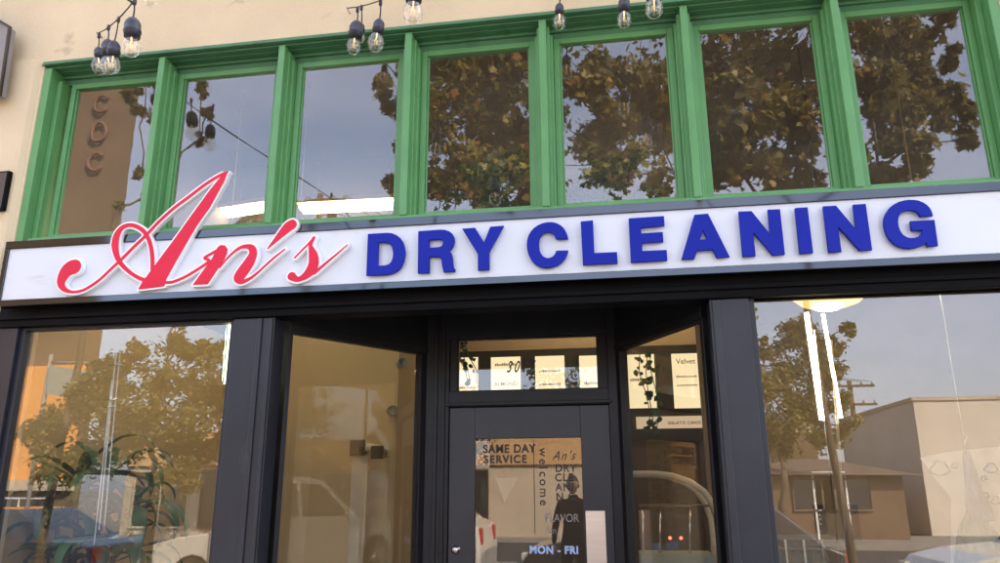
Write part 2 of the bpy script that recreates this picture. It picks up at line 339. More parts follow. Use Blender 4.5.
# splayed side windows of the entrance
def splay(ax, ay, bx, by, z1, sgn):
    a, b = Vector((ax, ay, 0)), Vector((bx, by, 0)); u = (b - a).normalized(); n = Vector((-u.y, u.x, 0)) * sgn; Z = Vector((0, 0, 1)); L = (b - a).length
    f = MB()
    def bar(s0, s1, za, zb, th=.03, off=0): f.obox(a + u * ((s0 + s1) / 2) + n * off + Z * ((za + zb) / 2), u, n, Z, (s1 - s0) / 2, th, (zb - za) / 2)
    bar(0, .03, .5, z1); bar(L - .055, L, .5, z1); bar(.03, L - .055, .5, .56); bar(0, L, z1, z1 + .36); bar(0, L, z1 + .01, z1 + .05, .038); bar(0, L, 0, .5)
    fo = f.build('side_window', M['dframe'], shop, bevel=.003)
    MB().obox(a + u * (L / 2 - .0125) + Z * ((.56 + z1) / 2), u, n, Z, (L - .085) / 2 + .004, .003, (z1 - .56) / 2 + .004).build('pane', M['gL'], fo)
splay(-1.86, .14, -1.275, 1.02, 2.5, 1); splay(.475, .14, .015, 1.02, 2.485, -1)
B(-2.1, .66, .221, 1.10, 2.87, 2.92).build('soffit', M['green_shade'], shop)
# door wall
YD = 1.0
f = MB(); f.box(-1.255, -1.10, YD, YD + .11, 0, 2.868); f.box(-.062, .005, YD, YD + .11, 0, 2.868); f.box(-1.10, -.062, YD, YD + .11, 2.605, 2.868)
f.box(-1.10, -.062, YD, YD + .11, 2.15, 2.25); f.box(-1.10, -1.05, YD + .02, YD + .09, 2.25, 2.605); f.box(-.122, -.062, YD + .02, YD + .09, 2.25, 2.605)
f.box(-1.12, -.045, YD - .02, YD - .001, 2.155, 2.175); f.box(-1.20, -1.175, YD - .014, YD - .001, 0, 2.86); f.box(-1.145, -1.125, YD - .014, YD - .001, 0, 2.86)
f.build('door_frame', M['dframe'], shop, bevel=.003)
tw = MB(); tw.box(-1.049, -1.043, YD + .03, YD + .06, 2.251, 2.604); tw.box(-.130, -.123, YD + .03, YD + .06, 2.251, 2.604); tw.box(-1.043, -.130, YD + .03, YD + .06, 2.251, 2.258); tw.box(-1.043, -.130, YD + .03, YD + .06, 2.594, 2.604)
tro = tw.build('transom_window', M['dframe'], shop)
B(-1.043, -.130, YD + .04, YD + .045, 2.258, 2.594).build('pane', M['gD'], tro)
a_ = P(506, 368, YD + .03); text('street_number', '3017', (a_.x, YD + .034, a_.z - .028), (1, 0, 0), (0, 0, 1), .105, M['ink'], tro, shear=.45, bold=.0012, spacing=1.5, sx=.62)
dr = MB(); gx0, gx1, gz0, gz1 = -.930, -.248, .35, 1.945
dr.box(-1.098, gx0, YD + .02, YD + .07, .01, 2.145); dr.box(gx1, -.064, YD + .02, YD + .07, .01, 2.145); dr.box(gx0, gx1, YD + .02, YD + .07, .01, gz0); dr.box(gx0, gx1, YD + .02, YD + .07, gz1, 2.145)
door = dr.build('door', D, shop, bevel=.003)
B(gx0, gx1, YD + .04, YD + .046, gz0, gz1).build('glass', M['gD'], door)
yq = YD + .0195
pa, pb = P(585.5, 511, yq), P(607, 563, yq)
pp = MB(); pp.box(pa.x, pb.x, YD + .012, YD + .0195, 1.02, pa.z)
for sx_ in (pa.x + .012, pb.x - .012):
    for sz in (pa.z - .012, pa.z - .19, 1.035): pp.lathe((sx_, YD + .012, sz), [(.005, 0), (.004, .002), (0.0005, .0025)], 8, (0, -1, 0))
pp.build('push_plate', M['steel'], door, bevel=.002)
lk = P(455.5, 550, yq); l_ = MB(); l_.lathe((lk.x, yq, lk.z), [(.026, 0), (.026, .006), (.020, .012), (.015, .018), (.001, .019)], 20, (0, -1, 0)); l_.box(lk.x + .006, lk.x + .03, yq - .012, yq - .002, lk.z + .004, lk.z + .014)
l_.build('lock', M['steel'], door)
# lettering on the door glass
yl = YD + .036; X, Z = (1, 0, 0), (0, 0, 1)
def T(nm, s, px, py, cap, m_, sx=1.0, **k):       # cap height in photo pixels
    a = P(px, py, yl); h = abs(P(px, py - cap, yl).z - a.z); text(nm, s, (a.x, yl, a.z), X, Z, h / .70, m_, door, thick=.0006, sx=sx, **k)
T('lettering', 'SAME DAY', 483, 453, 8.0, M['ink'], sx=.92, bold=.0022, spacing=1.12)
T('lettering', 'SERVICE', 484, 463.2, 7.6, M['ink'], sx=.95, bold=.0022, spacing=1.22)
dv = P(533.5, 443, yl); dv2 = P(533.5, 464, yl); B(dv.x - .0015, dv.x + .0015, yl - .0006, yl, dv2.z - .42, dv.z + .02).build('divider_line', M['ink'], door)
a = P(541, 448, yl); text('lettering', 'welcome', (a.x - .012, yl, a.z), (0, 0, -1), (1, 0, 0), .075, M['ink'], door, thick=.0006, spacing=1.35, bold=.0006)
T('lettering', "An's", 552, 460, 9.0, M['ink'], sx=.85, shear=.5, spacing=1.25)
for s, x_, y_ in (('DRY', 555, 472), ('CLE', 555, 481.3), ('ANI', 555.5, 491), ('N G', 556, 500.5)): T('lettering', s, x_, y_, 7.6, M['ink'], sx=.95, bold=.0009, spacing=1.15)
T('lettering', 'FLAVOR', 545, 522, 8, M['pgrey'], sx=.85, bold=.0005)
T('lettering', 'Inn', 546, 534, 7, M['pgrey'], sx=.9)
T('lettering', 'MON - FRI', 529.5, 553.5, 7.3, M['ltblue'], sx=.98, bold=.0026, spacing=1.12)
a, b = P(475.5, 441, yl), P(489, 468, yl)
st = B(a.x, b.x, yl + .012, yl + .013, b.z, a.z).build('sticker', M['poster'], door)
text('lettering', '&', (P(477, 465, yl).x, yl + .011, P(477, 465, yl).z), X, Z, .11, M['ink'], door, thick=.0004, bold=.002)
bpy.context.view_layer.update()

# interior shell
B(-3.9, 7.0, 1.12, 8.9, -.02, .006).build('floor', M['wood'], shop)
B(-7.1, 7.1, .31, 8.9, 4.75, 4.85).build('ceiling', M['brown'], shop)
ZS = 3.02
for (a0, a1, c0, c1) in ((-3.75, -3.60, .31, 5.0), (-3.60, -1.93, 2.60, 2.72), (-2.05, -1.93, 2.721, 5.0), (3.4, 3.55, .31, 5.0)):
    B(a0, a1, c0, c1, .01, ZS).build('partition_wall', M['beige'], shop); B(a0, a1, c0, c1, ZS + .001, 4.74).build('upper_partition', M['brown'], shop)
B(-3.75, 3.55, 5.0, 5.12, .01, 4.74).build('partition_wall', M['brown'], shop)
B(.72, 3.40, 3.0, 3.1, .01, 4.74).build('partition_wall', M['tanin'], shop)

# ------------------------------------------------------------------ the shop sign
sign = empty('shop_sign', (-.75, -.12, 2.70), "long white sign reading An's DRY CLEANING over the storefront, black edged", 'sign')
sf = MB(); x0, x1, z0, z1 = -3.535, 2.13, 2.662, 3.058; yf, yb = -.125, -.052
sf.box(x0, x1, yf, yb, z0, 2.700); sf.box(x0, x1, yf, yb, 3.010, z1); sf.box(x0, x0 + .03, yf, yb, 2.700, 3.010); sf.box(x1 - .03, x1, yf, yb, 2.700, 3.010)
sf.build('frame', M['frame'], sign, bevel=.003)
B(x0 + .004, x1 - .004, -.075, -.0515, z0 + .02, z1 - .02).build('backing', M['black'], sign)
face = B(x0 + .03, x1 - .03, -.116, -.076, 2.7005, 3.0095).build('face_panel', M['white'], sign)
YL = -.148
def lp(pts, ox, oy, k=6.25): return [(lambda v: (v.x, v.z))(P(ox + a / k, oy + b / k, YL)) for a, b in pts]
LET = [('D', 360, [[(50,275),(170,268),(200,271),(228,283),(250,300),(265,322),(274,350),(280,390),(276,420),(268,450),(252,483),(232,503),(205,517),(175,525),(150,528),(40,532)], [(112,325),(150,323),(172,326),(188,336),(200,355),(206,378),(208,402),(204,428),(195,450),(180,465),(155,472),(108,475)]]),
 ('R', 360, [[(365,258),(500,248),(532,250),(558,259),(577,275),(587,298),(588,320),(583,342),(572,362),(552,380),(566,390),(573,405),(577,430),(582,480),(592,495),(590,507),(522,510),(514,475),(510,436),(505,422),(492,413),(430,415),(430,515),(362,518)], [(430,308),(490,304),(508,307),(518,317),(520,332),(514,347),(503,355),(488,358),(430,362)]]),
 ('Y', 360, [[(640,242),(718,236),(775,330),(815,230),(895,224),(805,385),(805,495),(738,500),(738,400)]]),
 ('C', 515, [[(330,303),(326,282),(316,258),(302,237),(282,219),(255,206),(228,201),(200,202),(172,208),(145,220),(120,237),(100,259),(85,286),(77,315),(75,345),(78,375),(86,403),(100,430),(117,452),(138,468),(160,478),(185,483),(210,483),(238,478),(265,468),(287,453),(305,435),(318,413),(326,394),(330,378),(258,380),(253,397),(243,411),(228,421),(210,426),(190,424),(172,413),(158,393),(150,368),(147,335),(150,308),(159,286),(172,271),(190,262),(210,260),(230,265),(245,278),(258,303)]]),
 ('L', 515, [[(412,197),(485,190),(494,395),(636,388),(640,455),(426,465)]]),
 ('E', 515, [[(712,178),(930,163),(933,220),(785,232),(788,272),(922,263),(926,320),(792,328),(795,382),(947,375),(950,437),(726,450)]]),
 ('A', 665, [[(185,155),(268,148),(402,415),(325,420),(300,370),(202,376),(182,428),(105,431)], [(238,243),(265,308),(217,312)]]),
 ('N', 665, [[(462,135),(540,132),(660,280),(645,123),(718,120),(748,400),(675,405),(550,258),(565,410),(488,413)]]),
 ('I', 665, [[(815,113),(890,108),(925,390),(845,395)]]),
 ('N', 780, [[(272,102),(350,98),(480,253),(460,92),(535,87),(575,372),(500,375),(362,222),(383,383),(308,387)]]),
 ('G', 780, [[(955,158),(948,135),(937,113),(918,93),(895,78),(868,67),(840,62),(810,61),(780,65),(745,74),(715,89),(688,110),(670,135),(657,163),(652,190),(653,220),(659,248),(670,278),(688,307),(710,330),(740,349),(780,361),(815,364),(845,359),(875,350),(900,338),(920,325),(925,350),(987,346),(965,187),(818,195),(826,250),(893,247),(890,265),(880,280),(865,292),(845,299),(820,301),(795,296),(770,281),(752,257),(741,228),(737,198),(740,170),(750,148),(768,133),(792,124),(818,122),(843,127),(865,138),(880,162)]])]
for ch, ox, loops in LET:
    outline('letter', [lp(L_, ox, 190) for L_ in loops], YL - .0, .020, M['blue'], sign)
# script name: union of tapered strokes, contoured
k4 = 4.02
def z1_(pts): return [(50 + a / k4, 160 + b / k4, r / k4) for a, b, r in pts]
def z2_(pts): return [(190 + a / k4, 160 + b / k4, r / k4) for a, b, r in pts]
strokes = [z1_([(98,430,33),(84,434,33),(68,446,30),(54,468,25),(46,492,19),(52,512,13),(68,525,9),(92,531,6),(120,528,6),(150,516,6),(200,482,6),(245,440,6),(290,398,7),(340,348,7),(390,300,7),(440,247,7),(500,193,7),(560,148,7),(623,100,7),(673,68,7),(713,48,6)]),
 z1_([(412,440,8),(413,400,9),(408,355,9),(397,318,9),(378,287,9),(350,268,9),(320,262,9),(292,272,11),(272,298,15),(263,335,17),(266,370,14),(276,400,11),(296,428,9),(328,456,8),(362,476,8),(395,486,8)]),
 z1_([(462,493,6),(495,490,6),(540,472,6),(590,443,6),(640,407,6)]) + z2_([(60,394,6),(92,374,6),(120,360,8)]),
 z2_([(120,432,4),(145,402,4),(175,372,5),(205,352,7),(232,348,10),(250,356,15),(254,378,18),(240,410,23),(218,442,25),(200,468,24),(197,480,18),(208,490,10),(232,482,7),(262,462,5),(300,428,4),(340,392,4),(382,359,2.5)]),
 z2_([(313,357,2),(345,322,10),(372,293,17),(395,270,22),(410,260,22)]),
 z2_([(421,394,3),(450,364,3.5),(480,334,4),(500,311,5)]), z2_([(498,314,6),(486,342,7),(490,362,13),(497,388,20),(498,415,22),(490,438,22),(474,458,18),(452,474,12),(430,480,11),(410,468,18)]),
 z2_([(500,455,7),(540,421,5),(590,379,3.5),(634,341,2)])]
polys = [[(50 + a / k4, 160 + b / k4) for a, b in [(355,521),(372,492),(500,320),(563,232),(643,122),(690,64),(716,46),(702,85),(643,192),(593,262),(563,312),(500,422),(468,480),(460,508),(400,516)]],
 [(190 + a / k4, 160 + b / k4) for a, b in [(12,503),(30,478),(90,396),(104,366),(112,351),(124,342),(142,344),(152,358),(150,375),(140,397),(95,465),(72,500)]]]
def PX(x, y, yy): v = P(x, y, yy); return (v.x, v.z)
YS = -.146
step = .0035
gx = np.arange(-3.40, -1.40, step); gz = np.arange(2.62, 3.40, step); GX, GZ = np.meshgrid(gx, gz, indexing='ij'); SD = np.full(GX.shape, 9.0)
for st_ in strokes:
    q = [(*PX(a, b, YS), r / F * 3.9) for a, b, r in st_]
    qq = []                                                 # Catmull-Rom resampling
    for i in range(len(q) - 1):
        p0, p1, p2, p3 = [np.array(q[min(max(j, 0), len(q) - 1)]) for j in (i - 1, i, i + 1, i + 2)]
        for t in np.linspace(0, 1, 8, endpoint=False): qq.append(.5 * ((2 * p1) + (-p0 + p2) * t + (2 * p0 - 5 * p1 + 4 * p2 - p3) * t * t + (-p0 + 3 * p1 - 3 * p2 + p3) * t ** 3))
    qq.append(np.array(q[-1]))
    for A_, B_ in zip(qq[:-1], qq[1:]):
        d = B_[:2] - A_[:2]; L2 = max(1e-9, d @ d); t = np.clip(((GX - A_[0]) * d[0] + (GZ - A_[1]) * d[1]) / L2, 0, 1)
        SD = np.minimum(SD, np.hypot(GX - A_[0] - d[0] * t, GZ - A_[1] - d[1] * t) - (A_[2] + (B_[2] - A_[2]) * t))
for pl_ in polys:
    q = np.array([PX(a, b, YS) for a, b in pl_]); dist = np.full(GX.shape, 9.0); ins = np.zeros(GX.shape, bool)
    for i in range(len(q)):
        A_, B_ = q[i], q[(i + 1) % len(q)]; d = B_ - A_; t = np.clip(((GX - A_[0]) * d[0] + (GZ - A_[1]) * d[1]) / (d @ d), 0, 1)
        dist = np.minimum(dist, np.hypot(GX - A_[0] - d[0] * t, GZ - A_[1] - d[1] * t))
        c_ = (A_[1] > GZ) != (B_[1] > GZ); xi = A_[0] + (GZ - A_[1]) * d[0] / (d[1] if abs(d[1]) > 1e-9 else 1e-9); ins ^= c_ & (GX < xi)
    SD = np.minimum(SD, np.where(ins, -dist, dist))
def solid(name, F_, lev, y0, y1, m_, parent):     # everything inside the contour, filled cell by cell and given thickness
    V = F_ - lev; s = V < 0; ids = {}; vs = []; faces = []
    def corner(i, j):
        k = ('c', i, j)
        if k not in ids: ids[k] = len(vs); vs.append((gx[i], gz[j]))
        return ids[k]
    def edge(i, j, k_, l):
        key = ('e',) + tuple(sorted(((i, j), (k_, l))))
        if key not in ids:
            a, b = V[i, j], V[k_, l]; t = min(.98, max(.02, a / (a - b))); ids[key] = len(vs); vs.append((gx[i] + (gx[k_] - gx[i]) * t, gz[j] + (gz[l] - gz[j]) * t))
        return ids[key]
    code = s[:-1, :-1] * 1 + s[1:, :-1] * 2 + s[1:, 1:] * 4 + s[:-1, 1:] * 8
    for i, j in zip(*np.nonzero(code)):
        cs = [(i, j), (i + 1, j), (i + 1, j + 1), (i, j + 1)]; f = []
        for k in range(4):
            a, b = cs[k], cs[(k + 1) % 4]
            if s[a]: f.append(corner(*a))
            if s[a] != s[b]: f.append(edge(*a, *b))
        faces.append(tuple(f))
    cnt = {}
    for f in faces:
        for a, b in zip(f, f[1:] + f[:1]): cnt[(a, b)] = 1
    n = len(vs); mb = MB()
    sides = [(a, b, b + n, a + n) for (a, b) in cnt if (b, a) not in cnt]
    mb.add([(a, y0, b) for a, b in vs] + [(a, y1, b) for a, b in vs], faces + [tuple(k + n for k in f[::-1]) for f in faces] + [q[::-1] for q in sides])
    return mb.build(name, m_, parent)
solid('script_lettering', SD, 0, YS - .004, YS + .004, M['red'], sign)
solid('script_edge', SD, .0105, YS - .001, YS + .028, M['white2'], sign)

# ------------------------------------------------------------------ string lights
def frombez(a, b, c, n=14): return [a * ((1 - t) ** 2) + b * (2 * t * (1 - t)) + c * (t * t) for t in [i / n for i in range(n + 1)]]
def string_light(label, hook, path, bulbs, extra):
    root = empty('string_light', hook, label, 'string lights', 'festoon light strings hung from the shop wall')
    c = MB(); c.tube(path, .0032, 7); off = Vector((.004, .003, .005)); c.tube([p + off * math.sin(i * 1.3) for i, p in enumerate(path)], .0026, 6)
    c.build('cord', M['cord'], root)
    hk = MB(); hk.tube([Vector(hook) + Vector((0, .05, .0)), Vector(hook), Vector(hook) + Vector((0, -.012, .012))], .004, 6); hk.build('hook', M['steel'], root)
    def one(top, s0, s1, e1, wire=.004):
        # top: where the lead leaves the cord; s0/s1 socket ends; e1: bulb tip
        top, s0, s1, e1 = map(Vector, (top, s0, s1, e1)); ax = (e1 - s0).normalized(); Ls = (s1 - s0).length; Lb = (e1 - s1).length
        s = MB(); s.tube([top + Vector((.004, 0, .022)), top, top.lerp(s0, .5) + Vector((.003, 0, 0)), s0], wire, 7)
        s.lathe(top - Vector((0, 0, .016)), [(.004, 0), (.009, .004), (.010, .02), (.009, .034), (.004, .04)], 10)
        r = Ls * .38
        s.lathe(s0, [(.004, -.006), (r * .55, 0), (r * .85, Ls * .16), (r, Ls * .32), (r, Ls * .62), (r * 1.08, Ls * .66), (r * 1.08, Ls * .74), (r, Ls * .78), (r * .96, Ls), (.002, Ls * 1.001)], 18, ax)
        so_ = s.build('socket', M['socket'], root)
        b = MB(); q = Lb * .40
        b.lathe(s1, [(q * .5, 0), (q * .62, Lb * .12), (q * .9, Lb * .32), (q, Lb * .52), (q * .92, Lb * .74), (q * .62, Lb * .92), (q * .25, Lb * .99), (.0005, Lb)], 22, ax)
        bo = b.build('bulb', M['bulb'], so_)
        f = MB(); u = ax.orthogonal().normalized()
        f.tube([s1, s1 + ax * Lb * .3], .0035, 6)
        for sg in (-1, 1): f.tube([s1 + ax * Lb * .26, s1 + ax * Lb * .4 + u * sg * .006, s1 + ax * Lb * .62 + u * sg * .004], .0011, 5)
        f.build('filament', M['fil'], bo)
    for (tx, ty, sx_, sy_, bx, by, ex, ey, y) in bulbs: one(P(tx, ty, y), P(sx_, sy_, y), P(bx, by, y), P(ex, ey, y))
    for p in extra: p = Vector(p); one(p, p - Vector((0, 0, .07)), p - Vector((0, 0, .125)), p - Vector((0, 0, .20)))
    return root
# first string: from the wall out towards the street
h1 = P(97, 33, -.07); a1 = P(133, 2, -1.15); e1 = Vector((Q(240, 500, 6.2).x, -6.1, 4.4))
pth = frombez(h1, P(110, 30, -.5), a1, 8) + frombez(a1, Vector((-1.4, -3, 2.85)), e1, 22)[1:]
string_light('string of clear bulbs hanging at the upper left corner of the green windows', h1, pth,
    [(99, 36, 98.5, 48, 98.5, 58, 101, 73.5, -.16), (108.5, 28, 108, 41, 108, 56, 110.5, 73, -.32), (118.5, 20, 114.5, 42, 113, 56, 111.5, 73, -.40), (134.5, 2, 133, 19, 131.5, 37, 131, 56, -1.1), (153, -40, 152, -26, 151, -12, 150, 5, -1.5)],
    [pth[14], pth[17], pth[20], pth[23], pth[26]])
h2 = P(347, 8, -.07); a2 = P(381, 0, -.55); e2 = e1 + Vector((0, 0, .12))
pth = frombez(h2, P(362, 7, -.3), a2, 8) + frombez(a2, Vector((-1.0, -3, 3.0)), e2, 22)[1:]
string_light('string of clear bulbs hanging over the third green window from the left', h2, pth,
    [(357.5, 10, 357, 22, 354.5, 38, 353.5, 53.5, -.30), (361.5, 8, 361.5, 24, 361, 32, 360.5, 42, -.10), (380.5, 3, 379.5, 20, 377, 33, 375.5, 51, -.52), (415, -34, 414.5, -18, 413.5, 1, 412.5, 23, -1.0)],
    [pth[14], pth[17], pth[20], pth[23], pth[26]])
h3 = P(560, -8, -.07); a3 = P(655, -42, -.6); e3 = Vector((Q(850, 530, 5.2).x - .2, -5.1, 4.5))
pth = frombez(h3, P(600, -12, -.25), a3, 8) + frombez(a3, Vector((.9, -3, 3.3)), e3, 22)[1:]
string_light('string of clear bulbs hanging over the fifth green window near its top edge', h3, pth,
    [(559.5, -6, 559.5, 4, 559.5, 14, 559, 29, -.14), (624, -26, 624, -2, 624, 11, 624.5, 27, -.36), (654, -44, 654, -22, 654, -2, 654.5, 17.5, -.60)],
    [pth[14], pth[17], pth[20], pth[23], pth[26]])

# neighbour's signs at the left edge
a, b = P(-30, 22, -.5), P(9.5, 34, -.5); b2 = P(0, 92, -.5)
bs = empty('blade_sign', (-4.0, -.1, 3.9), 'dark framed blade sign cut off at the upper left, above the stucco pilaster', 'sign')
g = MB(); y0 = -.14; pts = [P(-45, -6, y0), P(10, 27, y0), P(0, 95, y0), P(-50, 95, y0)]
g.prism(pts, (0, 1, 0), .05); g.build('board', M['pgrey'], bs, bevel=.004)
g = MB(); g.tube([pts[0], pts[1], pts[2], pts[3]], .012, 4); g.build('edge', M['darkin'], bs)
g = MB(); g.tube([P(-30, 30, y0 + .05), P(-30, 30, -.02)], .012, 6); g.build('bracket', M['cord'], bs)
a, b = P(-60, 176, -.08), P(3, 210, -.08)
ws = empty('wall_sign', (a.x, -.055, b.z), 'small black wall plaque at the left edge beside the green jamb', 'sign')
B(a.x, b.x, -.085, -.055, b.z, a.z).build('plaque', M['black'], ws, bevel=.004)
B(a.x + .012, b.x - .012, -.088, -.0852, b.z + .012, a.z - .012).build('face', M['card'], ws)

# ------------------------------------------------------------------ inside the shop
def lightbox(px0, px1, py0, py1, label, txt=None, y=4.96):
    a, b = P(px0, py0, y), P(px1, py1, y)
    r = empty('menu_board', (a.x, y, b.z), label, 'menu board', 'lit menu boards on the back wall')
    B(a.x - .02, b.x + .02, y, y + .035, b.z - .02, a.z + .02).build('case', M['darkin'], r)
    B(a.x, b.x, y - .004, y - .0003, b.z, a.z).build('lit_face', M['menu'], r)
    for s, fx, fz, sz, mm in txt or []:
        if not s:      # a line too small to read in the photograph
            xm, zm, wl_ = (a.x + b.x) / 2, a.z + fz * (b.z - a.z), (b.x - a.x) * .36; g = MB(); x = xm - wl_
            while x < xm + wl_: g.box(x, x + .014, y - .007, y - .0045, zm, zm + sz * random.uniform(.35, .6)); x += .021
            g.build('small_print', mm, r); continue
        text('lettering', s, ((a.x + b.x) / 2 + fx * (b.x - a.x), y - .006, a.z + fz * (b.z - a.z)), X, Z, sz, mm, r, align='CENTER', thick=.0005, bold=.0006)
ink2 = mat('menu text', (.16, .09, .05), .7, bump=0, emit=((.5, .25, .10), .02)); M['menutext'] = ink2
lightbox(452, 478, 358, 402, 'lit menu board leftmost behind the transom, half hidden by a trailing vine', [('', 0, .7, .05, ink2)])
lightbox(491, 521, 357.5, 402, 'lit menu board behind the first digits of the door number', [('ALMOND', 0, .64, .065, ink2), ('', 0, .2, .06, ink2)])
lightbox(535, 565.5, 356.5, 402, 'lit menu board behind the last digit of the door number', [('', 0, .35, .045, ink2), ('', 0, .64, .05, ink2)])
lightbox(579, 610, 356, 402, 'lit menu board cut by the right edge of the transom', [('', 0, .62, .06, ink2)])
lightbox(625, 657, 355, 408, 'lit menu board with a leafy vine hanging across it, left in the side window', [('', 0, .5, .06, ink2)])
lightbox(671, 703, 354, 408, 'lit menu board reading Velvet, clear of leaves, next to the right post', [('Velvet', 0, .19, .085, ink2), ('', 0, .44, .036, ink2), ('', 0, .60, .036, ink2)])
a, b = P(636, 417, 4.93), P(722, 427.5, 4.93)
r = empty('header_sign', (a.x, 4.93, b.z), 'narrow lit strip reading GELATO CAKES below the menu boards', 'sign')
B(a.x, b.x, 4.93, 4.96, b.z, a.z).build('lit_face', M['strip'], r); text('lettering', 'GELATO CAKES', (P(668, 425, 4.93).x, 4.926, P(668, 424.5, 4.93).z), X, Z, .046, ink2, r, spacing=1.15, bold=.001, thick=.0005)
a, b = P(430, 353, 4.98), P(735, 440, 4.98)
B(a.x, b.x + .4, 4.975, 4.999, b.z, a.z).build('back_panel', M['darkin'], shop)
B(a.x, b.x + .4, 4.98, 4.999, a.z + .002, 4.7).build('upper_wall', M['peach'], shop)
# hanging luminaires
def luminaire(label, p0, p1, tube=M['tube'], r=.035, zc=4.75):
    p0, p1 = Vector(p0), Vector(p1); o = empty('ceiling_light', (p0 + p1) / 2, label, 'ceiling light', 'fluorescent ceiling lights inside the shop')
    g = MB(); u = (p1 - p0).normalized(); n = Vector((-u.y, u.x, 0)); g.obox((p0 + p1) / 2 + Vector((0, 0, .05)), u, n, (0, 0, 1), (p1 - p0).length / 2 + .03, .09, .02)
    for t in (.15, .85): g.tube([p0.lerp(p1, t) + Vector((0, 0, .07)), Vector((p0.lerp(p1, t).x, p0.lerp(p1, t).y, zc))], .005, 6)
    g.build('housing', M['peach'], o)
    for s in (-1, 1): MB().tube([p0 + n * .045 * s, p1 + n * .045 * s], r * .6, 10).build('tube', tube, o)
luminaire('long fluorescent light glowing behind the third green window', P(302, 209, 2.2), P(404, 204, 2.25), r=.05)
luminaire('fluorescent light glowing behind the second green window', P(225, 214, 2.3), P(272, 207, 2.25))
luminaire('ceiling light over the menu counter at the back', (-.9, 4.2, 4.3), (1.4, 4.2, 4.3), zc=4.75)
luminaire('added fill light hung out of view near the front of the shop above the right window', (1.9, 1.36, 3.05), (3.0, 1.36, 3.05), zc=4.75)  # added to brighten the poster and right interior, hidden by the sign
luminaire('added fill light hung out of view near the front of the shop above the left window', (-3.0, 1.2, 3.32), (-2.2, 1.2, 3.32), zc=4.75)  # added to brighten the left interior, hidden by sign and header
a = P(829, 293, 1.3); o = empty('pendant_lamp', (a.x, 1.3, a.z), 'warm glowing dome lamp hanging behind the top of the right window', 'lamp')
rr = (P(868, 293, 1.3).x - P(790, 293, 1.3).x) / 2
g = MB(); g.lathe((a.x, 1.3, a.z - .10), [(.02, 0), (rr * .45, .005), (rr * .75, .03), (rr * .95, .075), (rr, .12), (rr * .9, .13), (rr * .2, .16), (.02, .2)], 32); g.build('shade', M['warm'], o); MB().lathe((a.x - .03, 1.26, a.z - .13), [(.01, 0), (.07, .01), (.10, .03), (.05, .05), (.01, .06)], 20).build('bulb', M['hot'], o)
MB().tube([(a.x, 1.3, a.z + .08), (a.x, 1.3, 4.74)], .006, 6).build('cord', M['cord'], o)
a = P(277, 328, 1.6); o = empty('pendant_lamp', (a.x, 1.6, a.z), 'small warm lamp tucked at the top left of the entrance side window', 'lamp')
g = MB(); g.lathe((a.x - .03, 1.6, a.z - .03), [(.01, 0), (.07, .02), (.10, .06), (.05, .10), (.01, .12)], 20); g.build('shade', M['warm'], o); MB().tube([(a.x - .03, 1.6, a.z + .08), (a.x - .03, 1.6, 4.74)], .005, 6).build('cord', M['cord'], o)
# vertical tubes in the windows
def rods(label, items, y, mm, cat='display rod', cross=(), base=None):
    o = empty('display_stand' if base else 'hanging_rods', P(items[0][0], items[0][1], y), label, cat)
    for (ax_, ay_, bx_, by_, r, m_) in items:
        a, b = P(ax_, ay_, y), P(bx_, by_, y); MB().tube([a, b], r, 10).build('rod', m_, o)
    for (cx, cy, wd) in cross:
        a, b = P(cx - wd, cy, y - .02), P(cx + wd, cy - .6, y - .02); MB().tube([a, b], .004, 6).build('clip', M['chrome'], o)
    return o
rods('bright thin hanging white rods beside the leafy plant in the left window', [(116, 352, 99, 530, .0045, M['white2']), (120, 352, 104, 530, .0035, M['white2']), (112, 380, 94, 545, .0035, M['white2'])], .30, None, cross=[(115, 365, 6), (110, 400, 7), (108, 407, 6)])
o = rods('greenish fluorescent tube standing at the right edge of the left window', [(231, 322, 226, 384, .014, M['tubeg']), (226, 324, 221.5, 384, .007, M['chrome'])], .28, None, 'window light')
o = rods('tall white light tubes on a pole below the warm dome lamp', [(806.5, 313, 822, 420, .017, M['tube']), (823, 314, 841, 418, .012, M['tube']), (814, 330, 838, 545, .006, M['chrome']), (831, 340, 846, 545, .010, M['kraft'])], 1.75, None, 'window light')
